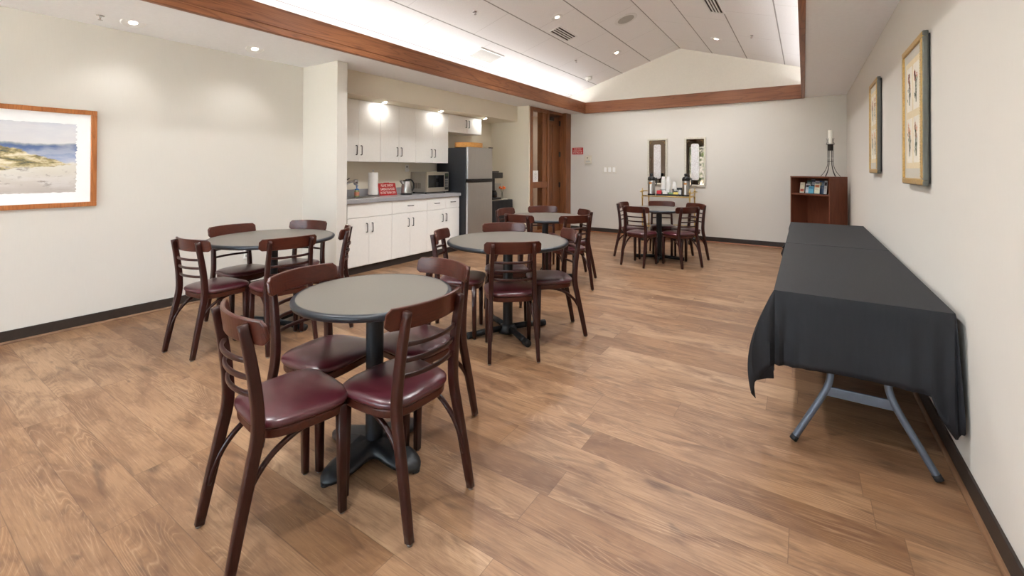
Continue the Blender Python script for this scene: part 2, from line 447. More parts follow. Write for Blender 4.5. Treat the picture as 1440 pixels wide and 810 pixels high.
# near wall behind the camera with three tall windows
WIN = ((-4.35, -2.75), (-2.45, -.95), (-.80, -.20)); WZ0, WZ1 = .45, 2.42
bm = bmesh.new(); xs = [XL - .1] + [x for w in WIN for x in w] + [XR + .1]
for i in range(0, len(xs), 2): box(bm, xs[i], xs[i + 1], YB - .12, YB, 0, 3.85)
for x0, x1 in WIN:
    box(bm, x0, x1, YB - .12, YB, 0, WZ0); box(bm, x0, x1, YB - .12, YB, WZ1, 3.85)
struct('wall_near', bm, M['wall'])
for i, (x0, x1) in enumerate(WIN):
    xm = x0 + .42 if i == 0 else (x0 + x1) / 2
    w = struct('window_%d' % (i + 2), B((x0, x0 + .05, YB - .1, YB - .03, WZ0, WZ1), (x1 - .05, x1, YB - .1, YB - .03, WZ0, WZ1),
               (x0, x1, YB - .1, YB - .03, WZ0, WZ0 + .05), (x0, x1, YB - .1, YB - .03, WZ1 - .05, WZ1), (xm - .02, xm + .02, YB - .09, YB - .04, WZ0, WZ1)), M['base'])
    link('window_pane', B((x0 + .05, x1 - .05, YB - .072, YB - .066, WZ0 + .05, WZ1 - .05)), M['pane'], w)['kind'] = 'structure'
struct('ground', B((-30, 30, -40, YB - .15, -.3, -.05)), plain('bounce_ground', (206, 204, 198), .9, var=.06, sc=3))  # unseen ground, made pale to bounce light up to the ceiling

# beams round the tray: fascia board with a proud lower strip
def beam(name, x0, x1, y0, y1, ax, inner):
    bm = B((x0, x1, y0, y1, 2.59, 2.828))
    dx = (x1, x1 + .008) if inner == '+x' else (x0 - .008, x0) if inner == '-x' else (x0, x1)
    dy = (y0 - .008, y0) if inner == '-y' else (y0, y1)
    box(bm, dx[0], dx[1], dy[0], dy[1], 2.592, 2.645); box(bm, dx[0], dx[1], dy[0], dy[1], 2.652, 2.828)
    return struct(name, bm, M['oak_y'] if ax == 1 else M['oak_x'], bevel=.003)
beam('trim_1', -4.06, -4.02, YB, YF - .05, 1, '+x')
beam('trim_2', -.03, .012, YB, YF - .05, 1, '-x')
beam('trim_3', -4.06, .012, YF - .05, YF, 0, '-y')
# baseboards and shoe mould
def bb(name, x0, x1, y0, y1):
    return struct(name, B((x0, x1, y0, y1, 0, .098)), M['base'], bevel=.003)
bb('baseboard_left', XL, XL + .012, YB, 3.15); bb('baseboard_right', XR - .012, XR, YB, YF); bb('baseboard_far', -4.38, XR, YF - .012, YF)
bb('baseboard_column', XL, -4.48, 3.138, 3.15); bb('baseboard_pier', -4.48, -4.468, 3.138, 3.285)
def qround(name, p, q, inward, mat):
    bm = bmesh.new(); r = .018
    sec = [(0, 0)] + [(r * math.cos(a), r * math.sin(a)) for a in [k * PI / 12 for k in range(7)]]
    p, q, n = Vector(p), Vector(q), Vector(inward)
    rows = [[bm.verts.new(e + n * a + Vector((0, 0, z))) for a, z in sec] for e in (p, q)]
    m = len(sec)
    for j in range(m): bm.faces.new((rows[0][j], rows[0][(j + 1) % m], rows[1][(j + 1) % m], rows[1][j]))
    bm.faces.new(rows[0]); bm.faces.new(rows[1])
    return struct(name, bm, mat)
qround('trim_4', (XL + .012, YB, 0), (XL + .012, 3.14, 0), (1, 0, 0), M['round'])
qround('trim_5', (XR - .012, YB, 0), (XR - .012, YF - .01, 0), (-1, 0, 0), M['round'])
qround('trim_6', (-4.37, YF - .012, 0), (XR, YF - .012, 0), (0, -1, 0), M['oak_x'])

# ------------------------------------------------------------------ door and sidelight in the corner
DX = -4.47
fr = struct('trim_7', B((DX - .12, DX, 7.465, 7.549, 0, 2.60), (DX - .12, DX, 8.148, 8.23, 0, 2.60), (DX - .16, DX - .03, 7.986, 8.148, 0, 2.60),
                        (DX - .10, DX - .01, 7.549, 8.148, .985, 1.105), (DX - .12, DX, 7.549, 8.148, 2.53, 2.60), (DX - .12, DX, 8.23, 8.839, 2.545, 2.60),
                        (DX - .12, -4.388, 8.839, YF - .002, 0, 2.603), (DX - .10, DX - .02, 7.549, 8.148, 0, .12)), M['oak_z'], bevel=.006)
w1 = struct('window_1', B((DX - .07, DX - .062, 7.549, 7.986, 1.105, 2.53), (DX - .07, DX - .062, 7.549, 7.986, .12, .985)), M['pane'])
dr = struct('door_1', B((DX - .125, DX - .08, 8.235, 8.834, .01, 2.54)), M['door'], bevel=.003)
bm = bmesh.new()
for x0, x1, y0, y1, z0, z1 in ((DX - .08, DX - .07, 8.372, 8.387, .3, 2.33), (DX - .08, DX - .07, 8.484, 8.499, .3, 2.33), (DX - .08, DX - .07, 8.372, 8.499, 2.33, 2.345), (DX - .08, DX - .07, 8.372, 8.499, .285, .3)):
    box(bm, x0, x1, y0, y1, z0, z1)
link('panel_moulding', bm, M['oak_z'], dr)['kind'] = 'structure'
for z in (2.38, 1.69, 1.02):
    link('hinge', B((DX - .08, DX - .055, 8.793, 8.839, z - .055, z + .055)), M['handle'], dr, bevel=.004)['kind'] = 'structure'
cl = link('door_closer', B((DX - .08, DX - .02, 8.291, 8.473, 2.40, 2.47)), M['handle'], dr, bevel=.008); cl['kind'] = 'structure'
link('closer_arm', tube([(DX - .05, 8.382, 2.475), (DX - .03, 8.585, 2.50), (DX - .06, 8.778, 2.52)], .008), M['handle'], dr)['kind'] = 'structure'
# hallway behind the sidelight
struct('wall_hall', B((-7.6, -7.5, 7.3, YF + .1, 0, 2.7), (-8.2, DX - .13, YF, YF + .1, 0, 2.7), (-8.2, XB - .2, 7.3, 7.345, 0, 2.7)), M['hall'])
hd = struct('door_2', B((-6.42, -5.5, YF - .05, YF - .004, 0, 2.1)), plain('pale_door', (206, 196, 186), .5))
struct('trim_8', B((-6.5, -6.42, YF - .06, YF - .002, 0, 2.18), (-5.5, -5.42, YF - .06, YF - .002, 0, 2.18), (-6.5, -5.42, YF - .06, YF - .002, 2.1, 2.18)), M['hall'])
nt = thing('paper_notice', 'small white paper notice stuck to the sidelight glass beside the brown door', 'notice', (DX - .058, 7.74, 1.22))
link('sheet', B((0, .001, -.10, .10, -.115, .115)), M['paper'], nt)
bm = bmesh.new()
for k, w in enumerate((.05, .12, .09, .13, .07, .12, .06)): box(bm, .001, .0016, -w / 2, w / 2, .08 - k * .026, .086 - k * .026)
link('print_lines', bm, M['grey_mark'], nt)

# ------------------------------------------------------------------ chair
def make_chair():
    t = thing('dining_chair', '', 'chair')
    cm, rm = M['chair'], M['rail']
    ry = lambda x: -.240 + .058 * (x / .207) ** 2          # plan curve of the top rail
    # curved top rail, corners rounded
    bm = bmesh.new(); n = 22; hh, th = .088, .017; rows = []
    for i in range(n + 1):
        x = -.207 + .414 * i / n; y = ry(x); d = .116 * x / .207 ** 2; nn = Vector((-d, 1, 0)).normalized()
        e = .207 - abs(x); r = .018; cut = 0 if e >= r else r - math.sqrt(max(0, r * r - (r - e) ** 2))
        z0, z1 = .754 + cut, .754 + hh - cut + .004 * (1 - (x / .207) ** 2)
        c = Vector((x, y, 0)); row = []
        for s, z in ((-1, z0), (1, z0), (1, z1), (-1, z1)):
            row.append(bm.verts.new(c + nn * (s * th / 2) + Vector((0, -.012 if z > .8 else 0, z))))
        rows.append(row)
    for a, b in zip(rows, rows[1:]):
        for j in range(4): bm.faces.new((a[j], a[(j + 1) % 4], b[(j + 1) % 4], b[j]))
    bm.faces.new(rows[0]); bm.faces.new(rows[-1])
    link('top_rail', bm, rm, t, bevel=.005, smooth=False)
    # slats bowed backwards
    for z in (.697, .634, .571):
        px = .150 + (.697 - z) * .03; py = -.222 + (.697 - z) * .16
        pts = [(px * math.sin(a) / math.sin(1.15), py + .012 - .045 * (math.cos(a) - math.cos(1.15)) / (1 - math.cos(1.15)), z) for a in [-1.15 + 2.3 * k / 16 for k in range(17)]]
        link('slat', sweep(bmesh.new(), pts, rrect(.013, .018, .004, 2)), cm, t, smooth=True)
    # back posts that run down into the splayed rear legs
    glide = None
    for s in (-1, 1):
        pts = smooth_path([(s * .173, -.288, .008), (s * .168, -.256, .17), (s * .163, -.222, .33), (s * .159, -.200, .45), (s * .155, -.206, .58), (s * .151, -.226, .72), (s * .149, -.247, .828)], 5)
        m = len(pts); sc = [.86 + .24 * math.sin(PI * min(1, i / (m - 1) * 1.02)) ** .8 for i in range(m)]
        lg = link('back_leg', sweep(bmesh.new(), pts, rrect(.029, .037, .006, 2), up=(0, 1, 0), scales=sc), cm, t, bevel=0, smooth=True)
        g = link('glide', L_([(.007, .012), (.011, .006), (.011, .0)], 12, (s * .173, -.290, 0)), M['glide'], lg)
        pts = [(s * .166, .108, .008), (s * .165, .105, .22), (s * .164, .102, .428)]
        lg = link('front_leg', sweep(bmesh.new(), pts, rrect(.036, .036, .006, 2), up=(0, 1, 0), scales=[.78, .92, 1.0]), cm, t, smooth=True)
        link('glide', L_([(.007, .012), (.011, .006), (.011, .0)], 12, (s * .166, .108, 0)), M['glide'], lg)
    # seat outline
    def outline(k, n=56):
        out = []
        for i in range(n):
            a = 2 * PI * i / n; ca, sa = math.cos(a), math.sin(a)
            e = 3.6
            x = math.copysign(abs(ca) ** (2 / e), ca); y = math.copysign(abs(sa) ** (2 / e), sa)
            hw = .190 + .014 * y                      # wider in front
            out.append((x * (hw - k), -.022 + y * (.178 - k)))
        return out
    bm = prism(bmesh.new(), outline(.006), .400, .437)
    link('seat_frame', bm, rm, t, bevel=.008, seg=3)
    bm = bmesh.new(); rows = []
    for k, z in ((.010, .437), (.001, .440), (-.003, .449), (-.001, .459), (.008, .467), (.024, .473), (.055, .479), (.10, .483), (.15, .485)):
        rows.append([bm.verts.new((x, y, z)) for x, y in outline(k)])
    for a, b in zip(rows, rows[1:]):
        m = len(a)
        for j in range(m): bm.faces.new((a[j], a[(j + 1) % m], b[(j + 1) % m], b[j]))
    bm.faces.new(rows[-1]); bm.faces.new(rows[0][::-1])
    link('seat_cushion', bm, M['vinyl'], t, smooth=True)
    # bentwood brace: one rod from rear leg to rear leg round inside the front legs
    half = [(.162, -.262, .150), (.158, -.244, .215), (.153, -.205, .288), (.148, -.145, .347), (.144, -.065, .385), (.141, .012, .399), (.133, .055, .396), (.110, .080, .388), (.06, .088, .384)]
    pts = smooth_path(half + [(0, .089, .383)] + [(-x, y, z) for x, y, z in half[::-1]], 5)
    link('brace', sweep(bmesh.new(), pts, circ(.0112, 10)), cm, t, smooth=True)
    return t
chair0 = make_chair()
first = [True]
def chair(rx, ry, deg, label, group):
    """rx, ry: plan position of the top rail's middle; deg: turn of the chair (0 faces +Y)"""
    a = math.radians(deg)
    o = chair0 if first[0] else copy_tree(chair0)
    first[0] = False
    o.location = (rx - .225 * math.sin(a), ry + .225 * math.cos(a), 0); o.rotation_euler = (0, 0, a)
    tag(o, label, 'chair', group)
    return o
g1 = 'chairs round the small front table'
chair(-1.745, .806, -8, 'burgundy seat chair in front of the small front table, closest chair to the camera', g1)
chair(-2.175, 1.32, -82, 'burgundy seat chair on the wall-facing left side of the small front table', g1)
chair(-1.258, 1.325, 89, 'burgundy seat chair right of the small front table, slatted back towards the folding table', g1)
chair(-1.700, 1.905, 174, 'burgundy seat chair tucked behind the small front table, its back to the cabinets', g1)
g2 = 'chairs round the table by the left wall'
chair(-3.79, 1.425, 8, 'burgundy seat chair at the left end of the table by the left wall', g2)
chair(-4.388, 1.985, -86, 'burgundy seat chair between the left wall and the table, nearer the painting', g2)
chair(-3.255, 1.892, 80, 'burgundy seat chair on the open room side of the left-wall table, behind the front table', g2)
chair(-4.125, 2.60, -159, 'burgundy seat chair behind the left-wall table, in front of the wall pier', g2)
chair(-3.41, 2.50, 138, 'burgundy seat chair seen edge-on at the pier end of the left-wall table', g2)
g3 = 'chairs round the middle table'
chair(-1.74, 2.665, 40, 'burgundy seat chair in front of the middle table, slatted back square to the camera', g3)
chair(-1.655, 3.45, 133, 'burgundy seat chair right of the middle table, facing the cabinets side-on', g3)
chair(-2.575, 2.80, -62, 'burgundy seat chair left of the middle table, its back to the white base cabinets', g3)
chair(-2.425, 3.545, -140, 'burgundy seat chair behind the middle table, white glare on its top rail', g3)
g4 = 'chairs round the table near the refrigerator'
chair(-3.31, 4.845, -88, 'burgundy seat chair left of the refrigerator table, against the black cloth cart', g4)
chair(-2.745, 4.285, -2, 'burgundy seat chair between the middle table and the refrigerator table', g4)
chair(-3.085, 5.47, -141, 'burgundy seat chair behind the refrigerator table, in front of the wooden door', g4)
chair(-2.14, 4.575, 56, 'burgundy seat chair front right of the refrigerator table, its slatted back showing', g4)
chair(-2.345, 5.30, 134, 'burgundy seat chair back right of the refrigerator table, half hidden by another', g4)
g5 = 'chairs round the far table'
chair(-2.42, 6.87, -90, 'burgundy seat chair at the far table, left side towards the light switches', g5)
chair(-2.00, 6.185, -10, 'burgundy seat chair at the far table, front left with its back showing', g5)
chair(-1.97, 7.49, -158, 'burgundy seat chair at the far table, directly before the brass cart', g5)
chair(-1.335, 6.51, 54, 'burgundy seat chair at the far table, front right with its back showing', g5)
chair(-1.375, 7.27, 140, 'burgundy seat chair at the far table, back right towards the bookcase', g5)

# ------------------------------------------------------------------ round tables
def round_table(x, y, r, z, label, cast, rot=0.0):
    t = thing('round_table', label, 'table', (x, y, 0), 0, 'round pedestal tables')
    link('table_top', L_([(r - .03, z - .03), (r - .022, z - .030), (r - .022, z), (.0001 + r * .5, z)], 72), M['lam'], t)
    bm = bmesh.new()
    prof = [(r - .0219, z - .031), (r - .010, z - .031), (r - .003, z - .026), (r, z - .016), (r - .002, z - .007), (r - .008, z - .0015), (r - .0155, z + .0004), (r - .0219, z + .0002)]
    lathe(bm, prof, 96, cap0=False, cap1=False)
    link('edge_band', bm, M['edge'], t, smooth=True)
    link('column', L_([(.046, .05), (.041, .075), (.041, z - .05), (.05, z - .045)], 32), M['iron'], t, smooth=False, bevel=.002)
    link('mounting_plate', B((-.16, .16, -.05, .05, z - .042, z - .0315), (-.05, .05, -.16, .16, z - .0425, z - .0317)), M['iron'], t)
    base = bmesh.new()
    if cast:                                           # cast spider with webbed, arched feet
        n = 96; rings = []
        for j, (fr_, zt) in enumerate(((.16, .075), (.30, .072), (.55, .058), (.80, .040), (1.0, .022), (1.0, .006))):
            ring = []
            for i in range(n):
                a = 2 * PI * i / n; c = abs(math.cos(2 * a)) ** 2.6
                rm = .115 + (.285 - .115) * c
                ring.append(base.verts.new((rm * fr_ * math.cos(a), rm * fr_ * math.sin(a), zt + (.030 * (1 - c) if fr_ > .5 else 0))))
            rings.append(ring)
        for a_, b_ in zip(rings, rings[1:]):
            for i in range(n): base.faces.new((a_[i], a_[(i + 1) % n], b_[(i + 1) % n], b_[i]))
        base.faces.new(rings[0]); base.faces.new(rings[-1][::-1])
        bo = link('foot_base', base, M['iron'], t, smooth=True)
        for k in range(4):
            a = k * PI / 2
            link('foot_pad', L_([(.02, 0), (.02, .012), (.014, .016)], 16, (.268 * math.cos(a), .268 * math.sin(a), 0)), M['rubber'], bo)
    else:                                              # crossed tubes with rubber end caps
        bo = link('foot_base', L_([(.075, .004), (.078, .03), (.060, .062), (.048, .07)], 32), M['iron'], t, smooth=True)
        for k in range(4):
            a = k * PI / 2 + rot; d = Vector((math.cos(a), math.sin(a), 0))
            fo = link('foot', tube([d * .05 + Vector((0, 0, .042)), d * .2 + Vector((0, 0, .038)), d * .325 + Vector((0, 0, .028))], .024, 14), M['iron'], t, smooth=True)
            link('foot_cap', tube([d * .30 + Vector((0, 0, .028)), d * .345 + Vector((0, 0, .027)), d * .36 + Vector((0, 0, .026))], .0265, 14), M['rubber'], fo, smooth=True)
    bo.rotation_euler = (0, 0, rot if cast else 0)
    return t
round_table(-1.735, 1.435, .371, .772, 'small round grey table with cast four-toed base, nearest the camera', True, math.radians(2))
round_table(-3.85, 2.08, .500, .772, 'round grey pedestal table beside the bare left wall', False, math.radians(15))
round_table(-2.075, 3.095, .506, .772, 'round grey pedestal table in mid room before the white cabinets', False, math.radians(60))
round_table(-2.71, 4.88, .505, .772, 'round grey pedestal table between the middle table and the wooden door', False, math.radians(35))
round_table(-1.85, 6.90, .470, .772, 'round grey pedestal table at the far end before the brass cart', False, math.radians(10))

# ------------------------------------------------------------------ folding tables and cloths by the right wall
TX0, TX1, TZ = -.128, .548, .738
def folding(y0, y1, label):
    t = thing('folding_table', label, 'folding table', ((TX0 + TX1) / 2, y0, 0), 0, 'folding tables under black cloths')
    ox = (TX0 + TX1) / 2; w = TX1 - TX0; ln = y1 - y0
    link('table_top', B((-w / 2 + .004, w / 2 - .004, .004, ln - .004, TZ - .045, TZ - .004)), M['foldtop'], t, bevel=.008)
    for yy, s in ((.0, 1), (ln, -1)):
        fr_ = bpy.data.objects.new('leg_frame', None)
        for q in (0,):
            bm = bmesh.new()
            box(bm, .09 - ox, .354 - ox, yy + s * .022 - .008, yy + s * .022 + .008, .245, .292)
            f = link('leg_frame', bm, M['foldleg'], t, bevel=.004)
        for sx, top, mid, foot in ((1, .108, .104, -.045), (-1, .330, .336, .492)):
            pts = smooth_path([(top - ox, yy + s * .10, TZ - .045), (top - ox, yy + s * .06, .52), (top - ox, yy + s * .036, .39), (top - ox, yy + s * .03, .345), (mid + (foot - mid) * .03 - ox, yy + s * .024, .30), (mid + (foot - mid) * .18 - ox, yy + s * .015, .247), (mid + (foot - mid) * .40 - ox, yy + s * .003, .182), (mid + (foot - mid) * .7 - ox, yy - s * .012, .097), (foot - ox, yy - s * .028, .012)], 6)
            lg = link('leg', sweep(bmesh.new(), pts, circ(.0155, 14), up=(0, 1, 0)), M['foldleg'], t, smooth=True)
            d = (pts[-1] - pts[-3]).normalized()
            link('foot_cap', tube([pts[-1] - d * .018, pts[-1] + d * .006], .0175, 14, up=(0, 1, 0)), M['rubber'], lg, smooth=True)
        bpy.data.objects.remove(fr_)
    return t
folding(2.69, 4.475, 'grey-legged folding table under the nearer black cloth, by the right wall')
folding(4.505, 6.30, 'grey-legged folding table under the farther black cloth, towards the bookcase')
def cloth(name, y0, y1, fdrop, sdrop, label, near_flare):
    bm = bmesh.new(); x0, x1, z = TX0, TX1, TZ
    r = .02; path = []        # (x, y, nx, ny, drop, fan)
    def edge(ax, ay, bx, by, nx, ny, drop, n, k0):
        for i in range(n + 1):
            f = i / n
            path.append((ax + (bx - ax) * f, ay + (by - ay) * f, nx, ny, drop, 0.0, k0 + f))
    def fan(cx, cy, a0, d0, d1, n=10):
        for i in range(1, n):
            f = i / n; a = math.radians(a0 + 90 * f)
            dr = min(d0 / max(1e-3, math.cos(f * PI / 2)), d1 / max(1e-3, math.sin(f * PI / 2)))
            path.append((cx, cy, math.cos(a), math.sin(a), dr, math.sin(f * PI), 0))
    # order: near edge (left to right), near-right corner, right side, far-right, far edge, far-left, left side, near-left
    edge(x0, y0, x1, y0, 0, -1, fdrop, 34, 0); fan(x1, y0, -90, fdrop, sdrop)
    edge(x1, y0, x1, y1, 1, 0, sdrop, 44, 2); fan(x1, y1, 0, sdrop, .05)
    edge(x1, y1, x0, y1, 0, 1, .03, 12, 4); fan(x0, y1, 90, .05, sdrop)
    edge(x0, y1, x0, y0, -1, 0, sdrop, 44, 6); fan(x0, y0, 180, sdrop, fdrop)
    rows = 14; grid = []
    for k, (px, py, nx, ny, dr, fan_, f) in enumerate(path):
        colv = []; dr_ = dr
        if near_flare:
            if ny < -.5 and not fan_: dr_ += .16 * max(0.0, 1 - (x1 - px) / .075) ** .6 - .012 * math.sin((px - x0) / (x1 - x0) * PI)
            elif px == x1 and py == y0: dr_ = .538 + (sdrop - .03 - .538) * math.degrees(math.atan2(ny, nx) + PI / 2) / 90
        nearc = math.exp(-(((px - x0) ** 2 + (py - y0) ** 2) ** .5) / .10); nearr = math.exp(-(((px - x1) ** 2 + (py - y0) ** 2) ** .5) / .16)
        for j in range(rows + 1):
            t = j / rows; s = t * dr_
            out = .003 + min(.003, s * .6) + .008 * t
            rip = .005 * t * math.sin(px * 15 + 1.3) * (1 if abs(ny) > .5 else 0) + .007 * t * math.sin(py * 11) * (1 if abs(nx) > .5 else 0)
            out += rip * (1 - fan_) + fan_ * (.02 * t) + near_flare * nearc * math.sin(2.3 * t) * (.12 + .88 * fan_) + .018 * nearc * math.sin(k * 1.9) * t
            x, y = px + nx * out, py + ny * out
            if near_flare and px == x0 and py == y0: x -= .04 * fan_ * math.sin(2.3 * t)
            if nearr > .05: y -= .03 * nearr * t * fan_ + .016 * nearr * math.sin(k * 1.5) * t
            x = min(x, XR - .016)
            zz = z - s + 0
            colv.append(bm.verts.new((x, y, zz)))
        grid.append(colv)
    n = len(grid)
    for i in range(n):
        a, b = grid[i], grid[(i + 1) % n]
        for j in range(rows): bm.faces.new((a[j], a[j + 1], b[j + 1], b[j]))
    top_ = bm.faces.new([c[0] for c in grid])
    bmesh.ops.remove_doubles(bm, verts=bm.verts, dist=1e-5)
    o = link(name, bm, M['cloth'], smooth=True)
    for pl in o.data.polygons:
        if len(pl.vertices) > 6: pl.use_smooth = False
    o.data.set_sharp_from_angle(angle=math.radians(38))
    s = o.modifiers.new('thick', 'SOLIDIFY'); s.thickness = .002; s.offset = 1
    return tag(o, label, 'tablecloth', 'black tablecloths on the folding tables')
cloth('tablecloth', 2.69, 4.478, .378, .46, 'black cloth with drooping corners over the nearer folding table', .075)
cloth('tablecloth', 4.502, 6.30, .03, .40, 'black cloth over the farther folding table, beyond the seam', .0)

# ------------------------------------------------------------------ kitchen
def bar_handle(parent, x, y, z, ln, vertical, name='handle'):
    r = .0055; h = ln / 2
    if vertical: pts = [(x, y, z - h), (x + .022, y, z - h), (x + .026, y, z - h + .006), (x + .026, y, z + h - .006), (x + .022, y, z + h), (x, y, z + h)]
    else: pts = [(x, y - h, z), (x + .022, y - h, z), (x + .026, y - h + .006, z), (x + .026, y + h - .006, z), (x + .022, y + h, z), (x, y + h, z)]
    return link(name, sweep(bmesh.new(), pts, circ(r, 8), up=(0, 1, 0) if vertical else (0, 0, 1)), M['handle'], parent, smooth=True)
XBF, XUF = -4.81, -5.07
GB = 'white base cabinets under the counter'
BU = ((3.535, 4.262, 0, 'white base cabinet under the sink, with a plain panel above its doors'),
      (4.262, 4.952, 1, 'white base cabinet with one wide drawer, between sink and microwave'),
      (4.952, 5.712, 2, 'white base cabinet with two drawers, beside the refrigerator'))
for y0, y1, nd, lab in BU:
    t = thing('base_cabinet', lab, 'cabinet', (XBF, y0, 0), 0, GB); w = y1 - y0
    link('body', B((XB + .002 - XBF, -.02, .001, w - .001, .09, .914)), M['cab'], t)
    link('toe_kick', B((-.5, -.03, .001, w - .001, 0, .089)), M['toe'], t)
    ym = w / 2 + (-.025 if nd == 0 else .0)
    for a, b, hy in ((.002, ym - .0012, ym - .045), (ym + .0012, w - .002, ym + .045)):
        d = link('door', B((-.0195, 0, a, b, .1, .722)), M['cab'], t, bevel=.002)
        bar_handle(d, 0, hy, .585, .115, True)
    spans = [(.002, w - .002)] if nd < 2 else [(.002, w * .56), (w * .56 + .002, w - .002)]
    for a, b in spans:
        d = link('drawer' if nd else 'false_front', B((-.0195, 0, a, b, .728, .908)), M['cab'], t, bevel=.002)
        if nd: bar_handle(d, 0, (a + b) / 2, .825, .10, False)
GU = 'white wall cabinets over the counter'
UU = ((3.52, 4.275, 1.458, 'white tall wall cabinet above the sink, beside the pier'),
      (4.275, 4.962, 1.458, 'white tall wall cabinet in the middle, above the paper towel and kettle'),
      (4.962, 5.722, 1.458, 'white tall wall cabinet above the microwave'),
      (5.722, 6.655, 1.995, 'white short wall cabinet above the refrigerator'))
for i, (y0, y1, z0, lab) in enumerate(UU):
    t = thing('wall_cabinet', lab, 'cabinet', (XUF, y0, z0), 0, GU); w = y1 - y0; h = 2.302 - z0
    link('body', B((XB + .002 - XUF, -.02, .001, w - .001, 0, h)), M['cab'], t)
    ym = w / 2 + (.04 if i == 3 else 0)
    for a, b, hy in ((.002, ym - .0012, ym - .04), (ym + .0012, w - .002, ym + .04)):
        d = link('door', B((-.0195, 0, a, b, .002, h - .004)), M['cab'], t, bevel=.002)
        bar_handle(d, 0, hy, .155 if i < 3 else h - .125 if False else .17, .125, True)
ct = thing('countertop', 'grey worktop running along the white base cabinets', 'worktop', (XBF, 3.29, .915))
bm = B((XB + .003 - XBF, .03, 0, .14, 0, .05), (XB + .003 - XBF, .03, .72, 2.43, 0, .05), (XB + .003 - XBF, -.46, .14, .72, 0, .05), (-.09, .03, .14, .72, 0, .05))
link('slab', bm, M['counter'], ct, bevel=.004)
link('backsplash', B((XB + .003 - XBF, XB + .021 - XBF, 0, 2.43, .051, .15)), M['counter'], ct, bevel=.003)
sk = thing('sink', 'stainless drop-in sink bowl set in the grey worktop', 'sink', (-5.085, 3.72, .967))
link('rim', B((-.195, .195, -.30, -.275, -.004, .004), (-.195, .195, .275, .30, -.004, .004), (-.195, -.17, -.275, .275, -.004, .004), (.17, .195, -.275, .275, -.004, .004)), M['steel'], sk, bevel=.002)
link('bowl', B((-.165, -.16, -.27, .27, -.03, 0), (.16, .165, -.27, .27, -.03, 0), (-.16, .16, -.27, -.265, -.03, 0), (-.16, .16, .265, .27, -.03, 0), (-.16, .16, -.265, .265, -.035, -.03)), M['steel'], sk)
fc = thing('faucet', 'chrome single-lever kitchen faucet behind the sink by the pier', 'faucet', (-5.27, 3.68, .967))
link('body', L_([(.03, 0), (.03, .012), (.022, .02), (.020, .12), (.016, .13)], 20), M['chrome'], fc, smooth=True)
link('spout', tube([(0, 0, .10), (.05, .05, .15), (.12, .13, .205), (.16, .175, .225)], .015, 12, sub=5), M['chrome'], fc, smooth=True)
link('spray_head', L_([(.012, .036), (.030, .03), (.036, .0), (.030, -.03), (.018, -.042)], 20, (.175, .195, .215)), M['chrome'], fc, smooth=True)
link('lever', tube([(0, 0, .13), (.03, .04, .17), (.12, .14, .265)], .006, 8, sub=3), M['handle'], fc, smooth=True)
so = thing('soap_bottle', 'small soap bottle with blue pump collar beside the sink faucet', 'soap bottle', (-5.22, 3.99, .9655))
link('body', L_([(.03, 0), (.034, .01), (.034, .075), (.026, .095), (.014, .10)], 20), plain('soap_green', (150, 160, 110), .2), so, smooth=True)
link('label', L_([(.0347, .02), (.0347, .07)], 20), plain('soap_label', (214, 140, 110), .5), so)
link('pump', L_([(.03, .098), (.03, .112), (.008, .116), (.006, .15), (.02, .152), (.02, .16), (.006, .164)], 16), plain('soap_blue', (70, 120, 180), .3), so, smooth=True)
pt = thing('paper_towel', 'white paper towel roll upright on a steel stand on the worktop', 'paper towel', (-5.08, 4.155, .9655))
link('stand', L_([(.085, 0), (.085, .008), (.07, .012), (.007, .014), (.007, .365), (.012, .372), (.004, .384)], 28), M['steel'], pt, smooth=False)
link('roll', L_([(.02, .03), (.062, .03), (.066, .036), (.066, .336), (.062, .342), (.02, .342)], 40), M['paper'], pt, smooth=False, bevel=.002)

def text(body, size, mat, parent, loc, rot, name='lettering', ext=.0004, sx=1.0):
    c = bpy.data.curves.new(name, 'FONT'); c.body = body; c.size = size; c.align_x = 'CENTER'; c.align_y = 'CENTER'; c.extrude = ext
    c.space_line = 1.05
    c.materials.append(mat)
    f = bpy.data.objects.new(name, c); COL.objects.link(f)
    me = bpy.data.meshes.new_from_object(f.evaluated_get(bpy.context.evaluated_depsgraph_get()))
    bpy.data.objects.remove(f); bpy.data.curves.remove(c)
    me.transform(Matrix.Diagonal((sx, 1, 1, 1)))
    if not me.materials: me.materials.append(mat)
    o = bpy.data.objects.new(name, me); COL.objects.link(o); o.parent = parent; o.location = loc; o.rotation_euler = rot
    return o
SIGN = ('PLEASE THROW', 'GARBAGE & FOOD', 'IN THE TRASH CAN')
s1 = thing('notice_sign', 'small red notice with white capitals on the far wall by the door', 'sign', (-4.22, YF - .006, 1.77))
link('board', B((-.132, .132, 0, .006, -.076, .076)), M['red'], s1, bevel=.002)
for k, ln in enumerate(SIGN): text(ln, .040, M['signtext'], s1, (0, -.0006, .044 - .044 * k), (PI / 2, 0, 0), sx=.62)
s2 = thing('counter_sign', 'red tent sign with white capitals leaning on the worktop by the paper towel', 'sign', (-5.17, 4.51, .9665), 0)
tl = math.radians(-14)
bd = link('board', B((0, .005, -.165, .165, 0, .185)), M['red'], s2, bevel=.001, rot=(0, tl, 0))
link('easel', B((-.11, -.105, -.05, .05, 0, .16)), M['red'], s2, rot=(0, math.radians(20), 0))
for k, ln in enumerate(SIGN): text(ln, .050, M['signtext'], bd, (.0056, 0, .146 - .054 * k), (PI / 2, 0, PI / 2), sx=.64)
kt = thing('kettle', 'brushed steel electric kettle with black handle left of the microwave', 'kettle', (-5.12, 4.82, .9655), math.radians(-12))
link('base', L_([(.088, 0), (.088, .012), (.08, .02)], 28), M['black'], kt)
link('body', L_([(.082, .0205), (.084, .03), (.078, .12), (.064, .19), (.058, .205)], 36), M['steel'], kt, smooth=True)
